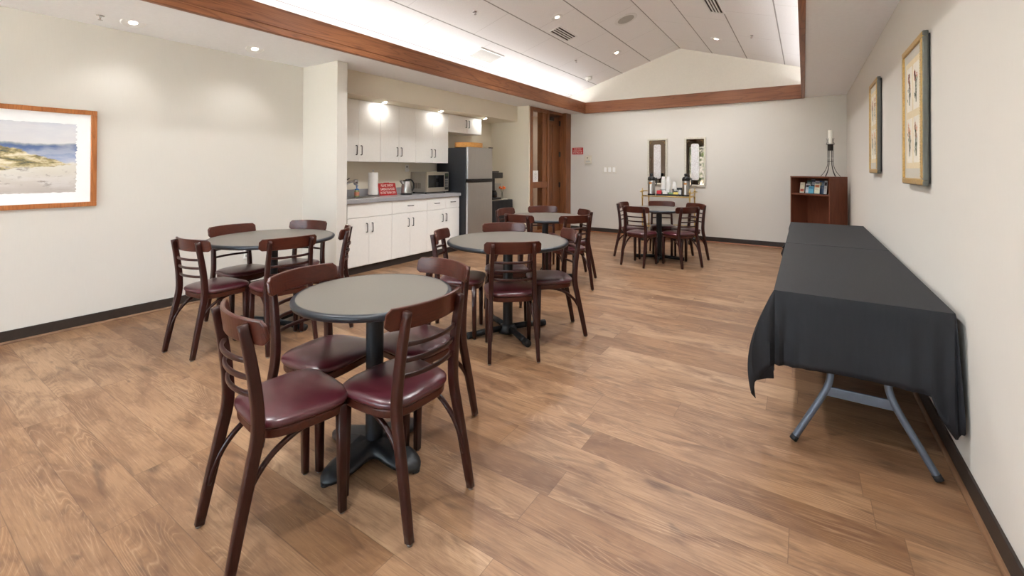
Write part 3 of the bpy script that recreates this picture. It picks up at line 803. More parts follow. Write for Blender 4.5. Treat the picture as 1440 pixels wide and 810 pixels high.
link('lid', L_([(.058, .2055), (.05, .218), (.02, .224), (.012, .236), (.004, .238)], 28), M['black'], kt, smooth=True)
link('spout', sweep(bmesh.new(), [(0, -.06, .165), (0, -.082, .195), (0, -.10, .215)], [(-.025, -.012), (.025, -.012), (.012, .014), (-.012, .014)]), M['steel'], kt)
link('handle', sweep(bmesh.new(), smooth_path([(0, .02, .228), (0, .085, .222), (0, .125, .17), (0, .125, .10), (0, .095, .05)], 5), rrect(.024, .018, .006), up=(1, 0, 0)), M['black'], kt, smooth=True)
mw = thing('microwave', 'steel countertop microwave with black glass door by the refrigerator', 'microwave', (-5.0, 5.14, .9655))
link('case', B((-.365, -.03, 0, .52, .018, .345)), M['fridge'], mw, bevel=.006)
link('fascia', B((-.0295, -.004, .0, .52, .022, .345)), brushed('mw_fascia', (196, 186, 168), .35), mw, bevel=.004)
link('door_glass', B((-.004, .002, .035, .40, .095, .295)), M['glass_dark'], mw, bevel=.012, seg=4)
cp = link('control_panel', B((-.004, .0, .425, .505, .05, .325)), M['black'], mw, bevel=.002)
bm = bmesh.new()
for r_ in range(5):
    for c_ in range(3): box(bm, .0, .0012, .434 + c_ * .023, .451 + c_ * .023, .09 + r_ * .03, .108 + r_ * .03)
link('keypad', bm, M['grey_mark'], cp)
link('display', B((0, .001, .435, .495, .275, .305)), plain('display_green', (60, 80, 40), .3), cp)
link('vent_slots', B(*[(-.30 + k * .022, -.292 + k * .022, -.0012, 0, .08, .17) for k in range(8)]), M['dark'], mw)
for x in (-.33, -.06):
    for y in (.04, .48): link('foot', L_([(.014, 0), (.014, .018)], 12, (x, y, 0)), M['rubber'], mw)
def outlet(loc, rz, label, plug=False):
    t = thing('wall_outlet', label, 'outlet', loc, rz)
    link('plate', B((-.036, .036, -.006, 0, -.058, .058)), M['white'], t, bevel=.002)
    link('socket', B((-.017, .017, -.0075, -.006, .012, .04), (-.017, .017, -.0075, -.006, -.04, -.012)), M['grey_mark'], t, bevel=.002)
    if plug: link('plug', B((-.02, .02, -.045, -.0076, -.045, -.008)), M['white'], t, bevel=.006)
    return t
outlet((XB, 5.09, 1.37), PI / 2, 'white outlet with a plug on the kitchen wall above the kettle', True)
outlet((XL, 2.50, .42), PI / 2, 'white outlet low on the left wall behind the table')

# refrigerator
FX, FY0, FY1 = -4.62, 5.735, 6.425
rf = thing('refrigerator', 'black-sided top-freezer refrigerator with steel doors', 'refrigerator', (FX, FY0, 0)); w = FY1 - FY0
link('cabinet', B((-.72, -.075, 0.0, w, .03, 1.72)), M['fridge_side'], rf, bevel=.006)
link('kick_grille', B((-.07, -.03, .02, w - .02, .01, .075)), M['black'], rf, bevel=.004)
for nm, z0, z1 in (('freezer_door', 1.195, 1.728), ('door', .085, 1.135)):
    bm = bmesh.new(); n = 14; pts = [(-.07, 0)] + [(-.028 + .028 * math.sin(PI * (i / n)) ** .6, w * i / n) for i in range(n + 1)] + [(-.07, w)]
    d = link(nm, prism(bm, pts, z0, z1), M['fridge'], rf, bevel=.004)
    link('edge_trim', B((-.058, -.024, -.006, .004, z0 + .002, z1 - .002)), M['silver'], d, bevel=.004)
    hz = 1.165
    zz = (1.167, 1.194) if nm == 'freezer_door' else (1.136, 1.163)
    link('handle', prism(bmesh.new(), [(-.06, .0)] + [(-.02 + .03 * math.sin(PI * (i / n)) ** .6, w * i / n) for i in range(n + 1)] + [(-.06, w)], *zz), M['black'] if nm == 'freezer_door' else M['handle'], d, bevel=.003)
link('hinge_cap', B((-.06, -.01, w - .08, w - .01, 1.729, 1.745)), M['black'], rf, bevel=.003)
tr = thing('serving_tray', 'honey-coloured wooden tray lying on top of the refrigerator', 'tray', (-4.86, 6.02, 1.7285), 0)
link('bottom', prism(bmesh.new(), [(.19 * math.cos(a), .28 * math.sin(a)) for a in [2 * PI * i / 40 for i in range(40)]], 0, .012), M['wicker'], tr)
link('rim', sweep(bmesh.new(), [(.195 * math.cos(a), .285 * math.sin(a), .042) for a in [2 * PI * i / 40 for i in range(40)]], rect(.012, .082), closed=True), M['wicker'], tr)

# coffee cart right of the refrigerator
cc = thing('side_table', 'small side table under a black cloth beside the refrigerator', 'side table', (-5.06, 7.01, 0))
link('table_top', B((-.25, .25, -.40, .33, .735, .760)), M['foldtop'], cc)
for sx in (-1, 1):
    for sy in (-.36, .29): link('leg', B((sx * .21 - .015, sx * .21 + .015, sy - .015, sy + .015, 0, .735)), M['iron'], cc)
bm = bmesh.new(); N = 80; rows = []
for j in range(9):
    t_ = j / 8; ring = []
    for i in range(N):
        a = 2 * PI * i / N; ca, sa = math.cos(a), math.sin(a)
        k = 1 / max(abs(ca), abs(sa)); k = min(k, 1.36)
        amp = .010 * t_ * math.sin(i * 2 * PI / N * 17)
        ring.append(bm.verts.new((ca * k * (.256 + .02 * t_ + amp), -.035 + sa * k * (.372 + .012 * t_ + amp * .4 * (sa < .5)), .7645 - .70 * t_)))
    rows.append(ring)
for a_, b_ in zip(rows, rows[1:]):
    for i in range(N): bm.faces.new((a_[i], a_[(i + 1) % N], b_[(i + 1) % N], b_[i]))
bm.faces.new(rows[0])
co = link('tablecloth', bm, M['cloth2'], smooth=False, loc=(-5.06, 7.01, 0)); tag(co, 'black cloth hanging over the small side table beside the refrigerator', 'tablecloth')
br = link('serving_board', B((-.20, .20, -.34, .28, 0, .02)), plain('pale_board', (206, 196, 176), .5), bevel=.004, loc=(-5.06, 6.97, .766)); tag(br, 'pale board under the coffee machine on the black-clothed side table', 'board')
cf = thing('coffee_machine', 'black coffee machine standing right of the refrigerator', 'coffee machine', (-5.00, 6.84, .7865))
link('base', B((-.12, .16, -.13, .15, 0, .035)), M['black'], cf, bevel=.006)
link('tower', B((-.12, .02, -.13, .13, .036, .40)), M['black'], cf, bevel=.006)
link('brew_head', B((-.12, .16, -.14, .20, .401, .51)), brushed('machine_head', (70, 68, 66), .4), cf, bevel=.01)
link('lid', B((-.10, .12, -.10, .13, .511, .535)), M['black'], cf, bevel=.008)
link('carafe', L_([(.055, .037), (.068, .05), (.068, .12), (.045, .165), (.05, .17)], 24, (.085, 0, 0)), M['glass_dark'], cf, smooth=True)
fv = thing('bud_vase', 'small glass vase holding orange blossoms beside the coffee machine', 'vase', (-4.90, 7.10, .7865))
link('vase', L_([(.025, 0), (.03, .02), (.026, .06), (.014, .10), (.018, .115)], 18), M['clear'], fv, smooth=True)
bm = bmesh.new()
for k in range(7):
    a = k * .9; tube([(0, 0, .02), (.01 * math.cos(a), .01 * math.sin(a), .12), (.045 * math.cos(a), .06 * math.sin(a), .19 + .012 * (k % 3))], .002, 5, bm)
link('stems', bm, M['stem'], fv)
bm = bmesh.new()
for k in range(7):
    a = k * .9; bmesh.ops.create_icosphere(bm, subdivisions=2, radius=.020, matrix=Matrix.Translation((.045 * math.cos(a), .06 * math.sin(a), .20 + .012 * (k % 3))))
link('blossoms', bm, M['orange'], fv, smooth=True)
gb = link('metal_tray', B((-.006, .006, -.11, .11, 0, .29)), brushed('tray_grey', (178, 170, 156), .45), bevel=.005, loc=(-5.16, 7.25, .789), rot=(0, math.radians(-12), math.radians(-60))); tag(gb, 'grey metal tray propped up behind the orange blossoms', 'tray')

# ------------------------------------------------------------------ pictures, mirrors, wall plates
def frame_bm(x0, x1, y0, y1, z0, z1, w):
    return B((x0, x1, y0, y1, z0, z0 + w), (x0, x1, y0, y1, z1 - w, z1), (x0, x1, y0, y0 + w, z0 + w, z1 - w), (x0, x1, y1 - w, y1, z0 + w, z1 - w))
pw, ph = 1.18, .822; pc = (XL, 1.238 - pw / 2, 1.443)
pi = thing('framed_painting', 'oak framed watercolour of a shore with wide white mat on the left wall', 'picture', pc)
link('frame', frame_bm(.002, .028, -pw / 2, pw / 2, -ph / 2, ph / 2, .038), M['oakframe'], pi, bevel=.003)
link('mat', B((.004, .012, -pw / 2 + .038, pw / 2 - .038, -ph / 2 + .038, ph / 2 - .038)), M['mat'], pi)
bm = bmesh.new(); ay, az = pw / 2 - .128, .285; rnd = random.Random(3); o_ = []
N = 60
for i in range(N): o_.append((-ay + 2 * ay * i / N, az + rnd.uniform(-.003, .003)))
for i in range(N): o_.append((ay + rnd.uniform(-.008, .006), az - 2 * az * i / N))
for i in range(N): o_.append((ay - 2 * ay * i / N, -az + rnd.uniform(-.003, .003)))
for i in range(N): o_.append((-ay + rnd.uniform(-.008, .006), -az + 2 * az * i / N))
f0 = [bm.verts.new((.0122, y, z)) for y, z in o_]; f1 = [bm.verts.new((.0132, y, z)) for y, z in o_]
bm.faces.new(f1); bm.faces.new(f0[::-1])
for i in range(len(f0)): bm.faces.new((f0[i], f0[(i + 1) % len(f0)], f1[(i + 1) % len(f0)], f1[i]))
link('watercolour', bm, M['art'], pi)
link('hanger', L_([(.006, 0), (.006, .014), (.003, .018)], 10, (.012, -.32, ph / 2)), M['handle'], pi)

def botanical(y0, y1, z0, z1, label):
    t = thing('botanical_print', label, 'picture', (XR, (y0 + y1) / 2, (z0 + z1) / 2), 0, 'gilt framed botanical prints on the right wall')
    hw, hh = (y1 - y0) / 2, (z1 - z0) / 2
    link('backing', B((-.010, -.001, -hw + .02, hw - .02, -hh + .015, hh - .015)), M['black'], t)
    link('frame', frame_bm(-0.0370, -.0101, -hw, hw, -hh, hh, .03), M['greyframe'], t, bevel=.006)
    link('gilt_moulding', frame_bm(-0.0400, -0.0240, -hw + .004, hw - .004, -hh + .004, hh - .004, .036), M['gold'], t, bevel=.006)
    n = int((hh * 2 - .1) / .016)
    for sd_ in (-1, 1):
        bm = bmesh.new(); yb = sd_ * (hw - .036)
        box(bm, -0.0405, -0.0395, yb - .005, yb + .005, -hh + .04, hh - .04)
        for k in range(n): box(bm, -0.0425, -0.0404, yb - .004, yb + .004, -hh + .05 + k * .016, -hh + .058 + k * .016)
        link('bead_row', bm, M['gold2'], t)['kind'] = 'stuff'
    link('mat', B((-0.0290, -0.0220, -hw + .040, hw - .040, -hh + .040, hh - .040)), M['mat_grey'], t)
    link('mat_band', frame_bm(-0.0305, -0.0291, -hw + .085, hw - .085, -hh + .10, hh - .10, .035), M['mat_cream'], t)
    iw, ih = hw - .12, hh - .135
    link('mat_cross', B((-0.0305, -0.0291, -.014, .014, -ih, ih), (-0.0305, -0.0291, -iw, -.014, -.022, .022), (-0.0305, -0.0291, .014, iw, -.022, .022)), M['mat_cream'], t)
    rnd = random.Random(int(y0 * 100))
    for sy in (-1, 1):
        for sz in (-1, 1):
            a, b = sorted((sy * .014, sy * iw)); c, d = sorted((sz * .022, sz * ih))
            pr = link('print', B((-0.0302, -0.0292, a, b, c, d)), M['print'], t)
            cy, cz = (a + b) / 2, (c + d) / 2; hgt = (d - c)
            bm = bmesh.new()
            for q in range(3):
                tube([(-0.0304, cy + rnd.uniform(-.01, .01), c + .04), (-0.0304, cy + rnd.uniform(-.025, .025), cz), (-0.0304, cy + rnd.uniform(-0.0220, .04), d - .08)], .0018, 5, bm, sub=3)
            for q in range(8):
                yy, zz = cy + rnd.uniform(-0.0270, .045), c + rnd.uniform(.05, hgt * .6); s = rnd.choice((-1, 1))
                bm.faces.new([bm.verts.new((-0.0310, yy + s * u, zz + v)) for u, v in ((0, 0), (.018, .008), (.036, .028), (.014, .022))])
            link('stems', bm, M['stem'], pr)
            bm = bmesh.new()
            for q in range(6):
                yy, zz = cy + rnd.uniform(-0.0220, .04), d - rnd.uniform(.04, hgt * .45)
                for pk in range(5):
                    an = pk * 2 * PI / 5 + q
                    bm.faces.new([bm.verts.new((-0.0312, yy + .020 * u * math.cos(an + v), zz + .020 * u * math.sin(an + v))) for u, v in ((0, 0), (.8, -.45), (1.1, 0), (.8, .45))])
            link('petals', bm, M['petal_red'] if sz > 0 else M['petal_peach'], pr)
    return t
botanical(3.30, 3.905, 1.277, 2.143, 'gilt framed flower prints on the right wall, the one nearer the camera')
botanical(5.13, 5.70, 1.336, 2.21, 'gilt framed flower prints on the right wall, the one nearer the bookcase')

def mirror(x0, x1, z0, z1, label):
    t = thing('wall_mirror', label, 'mirror', ((x0 + x1) / 2, YF, (z0 + z1) / 2), 0, 'bronze mirrors above the brass cart')
    hw, hh = (x1 - x0) / 2, (z1 - z0) / 2
    link('frame', B((-hw, hw, -.03, -.001, -hh, -hh + .035), (-hw, hw, -.03, -.001, hh - .035, hh), (-hw, -hw + .035, -.03, -.001, -hh + .035, hh - .035), (hw - .035, hw, -.03, -.001, -hh + .035, hh - .035)), M['tarnish'], t, bevel=.006)
    link('mirror_glass', B((-hw + .035, hw - .035, -.016, -.010, -hh + .035, hh - .035)), M['mirror'], t)
    bm = bmesh.new(); iw, ih = hw * .36, hh * .74
    pr = rrect(iw * 2, ih * 2, .03, 5)
    a = [bm.verts.new((x, -.0162, z)) for x, z in pr]; b = [bm.verts.new((x, -.0175, z)) for x, z in pr]
    bm.faces.new(a); bm.faces.new(b[::-1])
    for i in range(len(a)): bm.faces.new((a[i], a[(i + 1) % len(a)], b[(i + 1) % len(a)], b[i]))
    link('etched_panel', bm, M['etch'], t)
    bm = bmesh.new()
    for sx in (-1, 1):
        for sz in (-1, 1):
            cx, cz = sx * (hw - .065), sz * (hh - .075)
            tube([(cx - sx * .03, -.0165, cz + sz * .01), (cx, -.0165, cz + sz * .012), (cx + sx * .012, -.0165, cz), (cx + sx * .008, -.0165, cz - sz * .035)], .002, 6, bm, sub=4, up=(0, 1, 0))
    link('corner_scroll', bm, M['gold'], t)
    return t
mirror(-2.662, -2.272, 1.06, 1.985, 'narrow bronze mirror with etched strip, the one nearer the light switches')
mirror(-1.945, -1.556, 1.04, 1.985, 'narrow bronze mirror with etched strip, reflecting green leaves')
th = thing('thermostat', 'beige box thermostat on the far wall below the red notice', 'thermostat', (-3.97, YF, 1.577))
link('plate', B((-.085, .085, -.006, -.0005, -.088, .088)), plain('beige_plate', (208, 198, 178), .5), th, bevel=.003)
link('box', B((-.055, .083, -.04, -.0062, -.085, .08)), plain('beige_box', (216, 208, 190), .5), th, bevel=.008)
link('dial', L_([(.012, 0), (.012, .006), (.008, .008)], 16), M['dark'], th, loc=(0, -.0405, .035), rot=(PI / 2, 0, 0))
link('vent', B((-.04, .07, -.0415, -.04, -.065, -.025)), M['grille'], th)
sw = thing('light_switch', 'white three-gang light switch plate on the far wall', 'light switch', (-3.473, YF, 1.355))
link('plate', B((-.155, .155, -.006, -.0005, -.075, .075)), plain('switch_plate', (214, 208, 196), .5), sw, bevel=.003)
for k in (-1, 0, 1): link('rocker', B((k * .098 - .03, k * .098 + .03, -.010, -.0062, -.05, .05)), M['paper'], sw, bevel=.003)

# ------------------------------------------------------------------ brass cart with the coffee things
CX0, CX1, CY0, CY1, CZ = -2.60, -1.735, 8.52, 8.94, .87
bc = thing('bar_cart', 'brass bar cart with glass shelf standing below the mirrors', 'cart', ((CX0 + CX1) / 2, (CY0 + CY1) / 2, 0))
hx, hy = (CX1 - CX0) / 2, (CY1 - CY0) / 2
for sx in (-1, 1):
    for sy in (-1, 1):
        link('post', L_([(.011, .09), (.011, .80), (.016, .81), (.016, .84), (.011, .85), (.011, .93), (.02, .938), (.022, .955), (.012, .97), (.006, .985), (.012, .995), (.005, 1.008)], 14, (sx * hx, sy * hy, 0)), M['brass'], bc, smooth=True)
        link('caster', L_([(.02, 0), (.03, .012), (.03, .06), (.014, .085), (.010, .09)], 14, (sx * hx, sy * hy, 0)), M['black'], bc, smooth=True)
for z in (CZ, .30):
    for sy in (-1, 1): link('rail', tube([(-hx, sy * hy, z - .012), (hx, sy * hy, z - .012)], .012, 10), M['brass'], bc, smooth=True)
    for sx in (-1, 1): link('rail', tube([(sx * hx, -hy, z - .012), (sx * hx, hy, z - .012)], .012, 10, up=(1, 0, 0)), M['brass'], bc, smooth=True)
    link('shelf', B((-hx + .013, hx - .013, -hy + .013, hy - .013, z - .006, z)), M['clear'], bc)
for sx in (-1, 1):
    link('push_handle', tube([(sx * hx, -hy, .93), (sx * (hx + .05), -hy + .04, .94), (sx * (hx + .05), hy - .04, .94), (sx * hx, hy, .93)], .010, 10, sub=4), M['brass'], bc, smooth=True)
def airpot(x, y, label):
    t = thing('airpot', label, 'airpot', (x, y, CZ + .0005), 0, 'steel airpots on the brass cart')
    link('body', L_([(.066, 0), (.068, .01), (.068, .27), (.062, .283)], 32), M['steel'], t, smooth=False, bevel=.002)
    link('base_ring', L_([(.069, .0), (.0705, .004), (.0705, .022), (.069, .026)], 32), M['black'], t)
    link('pump_head', L_([(.070, .284), (.072, .30), (.066, .335), (.055, .352), (.03, .358), (.022, .372), (.034, .385), (.034, .41), (.02, .42)], 28), M['black'], t, smooth=True)
    link('spout', sweep(bmesh.new(), smooth_path([(0, -.05, .335), (0, -.10, .335), (0, -.118, .315)], 4), circ(.014, 10), up=(1, 0, 0)), M['black'], t, smooth=True)
    link('carry_handle', tube([(.068, 0, .31), (.095, 0, .33), (.098, 0, .24), (.078, 0, .18)], .009, 8, sub=4, up=(0, 1, 0)), M['black'], t, smooth=True)
    link('tag', B((-.026, .026, -.0712, -.0690, .215, .25)), M['brown_label'], t)
    link('sight_strip', B((-.013, .013, -.0705, -.0685, .03, .205)), M['paper'], t)
    return t
airpot(-2.472, 8.68, 'steel airpot with black pump top at the light-switch end of the brass cart')
airpot(-1.835, 8.68, 'steel airpot with black pump top at the bookcase end of the brass cart')
# foam cups nested in three towers
cup = bmesh.new(); lathe(cup, [(.039, 0), (.041, .004), (.041, .008), (.0275, .092), (.027, .095)], 20)
cup0 = link('paper_cup', cup, M['paper'], smooth=True); used = [False]
for x, n, lab in ((-2.262, 12, 'white paper cup, upside down in the tower beside the airpot with mirror behind'), (-2.168, 12, 'white paper cup, upside down in the middle tower on the cart'), (-2.055, 7, 'white paper cup, upside down in the shortest tower on the cart')):
    for k in range(n):
        o = cup0 if not used[0] else cup0.copy()
        if used[0]: COL.objects.link(o)
        used[0] = True
        o.location = (x, 8.74, CZ + .058 + k * .0185)
        tag(o, lab, 'cup', 'nested white cups: ' + lab[27:])
ca = thing('condiment_caddy', 'black wire caddy of sugar packets in front of the cups on the cart', 'caddy', (-2.16, 8.66, CZ + .0005))
link('tray', B((-.20, .20, -.07, .13, .0, .008), (-.20, .20, -.07, -.064, .008, .03), (-.20, .20, .124, .13, .008, .03), (-.20, -.194, -.064, .124, .008, .03), (.194, .2, -.064, .124, .008, .03), (-.15, .15, .035, .125, .008, .055)), M['black'], ca)
link('rack', tube([(-.15, .03, .01), (-.15, .03, .11), (-.05, .03, .11), (-.05, .03, .01), (.05, .03, .01), (.05, .03, .11), (.15, .03, .11), (.15, .03, .01)], .003, 6, up=(0, 1, 0)), M['black'], ca)
PK = (('red', (196, 40, 52), -.155), ('white', (236, 234, 228), -.045), ('green', (128, 160, 110), .065), ('yellow', (232, 208, 110), .15))
for nm, rgb, xx in PK:
    mt = plain('packet_' + nm, rgb, .6); hgt = {'red': .085, 'white': .075, 'green': .05, 'yellow': .06}[nm]
    p0 = None
    for k in range(5):
        bm = B((-.038, .038, -.0035, .0035, 0, hgt)) if p0 is None else None
        o = link('sugar_packet', bm, mt, bevel=.002) if p0 is None else p0.copy()
        if p0 is not None: COL.objects.link(o)
        p0 = p0 or o
        o.location = (-2.16 + xx + (k % 2) * .006, 8.605 + k * .0105, CZ + .0095); o.rotation_euler = (-.12, 0, 0)
        tag(o, '%s sweetener packet standing in the wire caddy on the brass cart' % nm, 'packet', nm + ' packets in the caddy')
fb = thing('tea_box', 'black display box of tea bags beside the right airpot on the cart', 'box', (-1.985, 8.70, CZ + .0005))
link('tray', B((-.085, .085, -.06, .06, 0, .006), (-.085, .085, .05, .06, .006, .15), (-.085, -.079, -.06, .05, .006, .13), (.079, .085, -.06, .05, .006, .13), (-.079, .079, -.06, -.054, .006, .03)), M['black'], fb)
rnd = random.Random(5)
for k in range(6):
    o = link('tea_bag', B((-.03, .03, -.003, .003, 0, .062)), plain('tea_%d' % k, rnd.choice(((236, 234, 230), (60, 58, 60), (200, 200, 196))), .6), bevel=.002)
    o.location = (-1.985 + (-.038 if k % 2 else .038), 8.66 + (k // 2) * .022, CZ + .0075 + (k // 2) * .022); o.rotation_euler = (-.2, 0, 0)
    tag(o, 'folded tea bag standing in the black display box on the cart', 'tea bag', 'tea bags in the display box')

# ------------------------------------------------------------------ corner bookcase, brochures, candle
al = math.radians(45)
bk = thing('bookcase', 'dark cherry bookcase set across the far right corner', 'bookcase', (.325, 8.235, 0), -al)
# local: front along -x (0 .. -W), depth along +y
BW, BD, BH = .73, .325, 1.262
link('side_panel', B((-.022, 0, 0, BD, 0, BH - .022)), M['bookcase'], bk, bevel=.002)
link('side_panel', B((-BW, -BW + .022, 0, BD, 0, BH - .022)), M['bookcase'], bk, bevel=.002)
link('top', B((-BW, 0, -.004, BD, BH - .0215, BH)), M['bookcase'], bk, bevel=.002)
link('back', B((-BW + .022, -.022, BD - .008, BD - .001, .05, BH - .022)), M['bookcase'], bk)
for z in (.05, .45, .985): link('shelf', B((-BW + .0225, -.0225, .004, BD - .009, z - .024, z)), M['bookcase'], bk, bevel=.002)
link('plinth', B((-BW + .0225, -.0225, .02, .035, 0, .025)), M['bookcase'], bk)
link('sticker', B((-BW + .10, -BW + .17, BD - .0095, BD - .0083, BH - .075, BH - .05)), M['grey_mark'], bk)
Rb = Matrix.Translation((.325, 8.235, 0)) @ Matrix.Rotation(-al, 4, 'Z')
BRO = [ # x, y, width, height, colour, accent, wording
    (-.605, .10, .085, .17, (222, 214, 190), (176, 90, 70), 'cream leaflet with red picture at its foot, end of the front row'),
    (-.515, .12, .085, .15, (214, 220, 224), (70, 74, 84), 'pale grey leaflet with dark headline, second in the front row'),
    (-.425, .09, .095, .115, (96, 172, 200), (70, 140, 176), 'plain sky-blue leaflet in the front row'),
    (-.315, .09, .095, .16, (222, 222, 196), (196, 120, 84), 'cream leaflet with orange picture on top, in the front row'),
    (-.245, .12, .05, .205, (70, 92, 120), (120, 140, 160), 'narrow slate-blue leaflet beside the cream and orange one'),
    (-.195, .12, .05, .21, (188, 190, 192), (50, 50, 60), 'narrow grey leaflet, last upright of the front row'),
    (-.56, .18, .08, .205, (60, 84, 76), (150, 170, 170), 'dark green leaflet standing in the back row'),
    (-.475, .18, .08, .21, (50, 60, 84), (190, 200, 210), 'navy leaflet with white lettering standing in the back row'),
    (-.40, .175, .08, .20, (206, 206, 214), (90, 90, 110), 'pale lilac leaflet standing in the back row'),
    (-.325, .175, .08, .205, (60, 90, 140), (190, 170, 110), 'blue leaflet with tan patch standing in the back row'),
    (-.065, .07, .05, .20, (204, 214, 200), (96, 100, 130), 'single pale leaflet leaning against the bookcase side, apart from the rest'),
]
bh = thing('leaflet_holder', 'clear plastic stepped holder under the leaflets on the bookcase shelf', 'holder', Rb @ Vector((0, 0, .9855)), -al)
link('base', B((-.65, -.17, .06, .215, 0, .004), (-.65, -.17, .06, .064, .004, .02), (-.65, -.17, .145, .149, .004, .07)), M['clear'], bh)
for i, (x, y, w_, h_, c, ac, lab) in enumerate(BRO):
    t = thing('leaflet', lab, 'leaflet', Rb @ Vector((x, y, .991 if i < 10 else .9855)), -al, 'leaflets on the bookcase shelf')
    rx = math.radians(-6)
    sh = link('cover', B((-w_ / 2, w_ / 2, 0, .004, 0, h_)), plain('leaflet_cover', c, .45, var=.06), t, rot=(rx, 0, 0))
    zz = .12 if i == 0 else .62
    link('picture', B((-w_ * .4, w_ * .4, -.0006, 0, h_ * zz, h_ * (zz + .25))), plain('leaflet_picture', ac, .45, var=.25, sc=60), t, rot=(rx, 0, 0))
    link('text_lines', B(*[(-w_ * .35, w_ * (.1 + .08 * k), -.0006, 0, h_ * (.50 - .05 * k) if zz > .3 else h_ * (.85 - .05 * k), h_ * (.515 - .05 * k) if zz > .3 else h_ * (.865 - .05 * k)) for k in range(3)]), M['grey_mark'], t, rot=(rx, 0, 0))
cs = thing('candle_stand', 'tall black wire candle stand on top of the bookcase', 'candle holder', Rb @ Vector((-.165, .19, BH + .0005)))
bm = bmesh.new()
for k in range(6):
    a = k * PI / 3; ca_, sa_ = math.cos(a), math.sin(a)
    tube([(.125 * ca_, .125 * sa_, .004), (.075 * ca_, .075 * sa_, .075), (.040 * ca_, .040 * sa_, .17), (.034 * ca_, .034 * sa_, .24), (.034 * ca_, .034 * sa_, .42)], .0042, 6, bm, sub=5)
link('wire_legs', bm, M['wire'], cs, smooth=True)
link('ring', tube([(.037 * math.cos(2 * PI * k / 20), .037 * math.sin(2 * PI * k / 20), .235) for k in range(20)], .004, 6, closed=True), M['wire'], cs, smooth=True)
link('collar', L_([(.034, .405), (.037, .41), (.037, .495), (.056, .50), (.056, .506), (.01, .507)], 24), M['wire'], cs, smooth=False)
bm = bmesh.new()
for k in range(5):
    a = k * 2 * PI / 5 + .3
    tube([(.054 * math.cos(a), .054 * math.sin(a), .503), (.042 * math.cos(a), .042 * math.sin(a), .545), (.046 * math.cos(a), .046 * math.sin(a), .585), (.052 * math.cos(a), .052 * math.sin(a), .592)], .003, 6, bm, sub=4)
link('prongs', bm, M['wire'], cs, smooth=True)
cn = thing('pillar_candle', 'white pillar candle in the wire stand on the bookcase', 'candle', Rb @ Vector((-.165, .19, BH + .0085 + .5)))
link('wax', L_([(.029, 0), (.031, .003), (.031, .21), (.027, .217), (.012, .212)], 24), M['wax'], cn, smooth=False, bevel=.002)
link('wick', tube([(0, 0, .21), (.001, 0, .232)], .0016, 6), M['black'], cn)
cd = link('power_cord', tube([(.06, 0, .98), (.063, .004, .8), (.056, -.004, .6), (.062, .004, .4), (.058, 0, .2), (.07, -.01, .01)], .004, 6, sub=5), M['grey_mark'], smooth=True, loc=Rb @ Vector((-.052, .26, 0)))
tag(cd, 'thin pale cord hanging down the side of the bookcase', 'cord')

# ------------------------------------------------------------------ ceiling fittings
def on_slope(o, x, y, drop=0.0):
    s = -1 if x < RX else 1
    o.location = (x, y, zc(x) - drop); o.rotation_euler = (0, math.atan(SL) * s, 0)
def spot(loc, power, size=110, blend=.7, rgb=(.985, .99, 1), r=.06, rot=(0, 0, 0)):
    l = bpy.data.lights.new('lamp', 'SPOT'); l.energy = power; l.spot_size = math.radians(size); l.spot_blend = blend; l.color = rgb; l.shadow_soft_size = r
    o = bpy.data.objects.new('lamp', l); COL.objects.link(o); o.location = loc; o.rotation_euler = rot
    return o
dl0 = thing('ceiling_downlight', '', 'downlight', (0, 0, 0), 0, 'recessed downlights')
link('trim_ring', L_([(.062, -.001), (.085, -.001), (.088, -.006), (.080, -.010), (.062, -.008)], 32), M['lampring'], dl0)
link('lens', L_([(.061, -.004), (.061, -.0065), (.03, -.008)], 32), M['lamp'], dl0)
DL = [(-2.87, 5.49, 1, 'recessed downlight above the refrigerator table, next to the slotted vent'),
      (-2.85, 7.78, 1, 'recessed downlight on the left ceiling slope nearest the far gable'),
      (-1.18, 7.79, 1, 'recessed downlight on the right ceiling slope near the gable'),
      (-4.775, 1.374, 2, 'recessed soffit downlight beside the sprinkler, above the painting'),
      (-4.755, 2.367, 2, 'recessed soffit downlight between the left wall and wooden beam'),
      (-4.93, 4.24, 3, 'kitchen downlight washing the middle wall cabinet doors'),
      (-4.93, 5.40, 3, 'kitchen downlight washing the cabinet doors above the microwave'),
      (-4.93, 6.60, 3, 'kitchen downlight at the end of the short cabinet')]
fd = True
for x, y, k, lab in DL:
    o = dl0 if fd else copy_tree(dl0); fd = False; tag(o, lab)
    if k == 1: on_slope(o, x, y); spot((x, y, zc(x) - .05), 130 if y < 6 else 100, 140, .8)
    elif k == 2: o.location = (x, y, H); spot((x, y, H - .05), 13, 125, .9, r=.04)
    else: o.location = (x, y, 2.306); o.scale = (.7, .7, .8); spot((x, y, 2.285), 4.5, 165, .8, (1, .98, .95), .03, (0, math.radians(38), 0))
for x, y in ((-2.87, 2.9), (-1.18, 5.4), (-1.18, 2.9), (-2.87, .4), (-1.18, .4)):          # the same row of ceiling lamps carries on above and behind the camera
    spot((x, y, zc(x) - .05), 130, 140, .8)
def vent(x, y, lab):
    t = thing('ceiling_vent', lab, 'air vent', (0, 0, 0), 0, 'slotted ceiling vents'); on_slope(t, x, y)
    link('backing', B((-.075, .075, -.28, .28, -.004, -.001)), M['dark'], t)
    link('frame', B((-.095, .095, -.30, -.28, -.012, -.001), (-.095, .095, .28, .30, -.012, -.001), (-.095, -.075, -.28, .28, -.012, -.001), (.075, .095, -.28, .28, -.012, -.001)), M['lampring'], t, bevel=.002)
    for k in (-1, 0, 1): link('slat', B((k * .0385 - .008, k * .0385 + .008, -.28, .28, -.011, -.0042)), M['lampring'], t)
vent(-3.06, 6.06, 'slotted white ceiling vent on the left slope beside a downlight')
vent(-.94, 5.97, 'slotted white ceiling vent on the right ceiling slope')
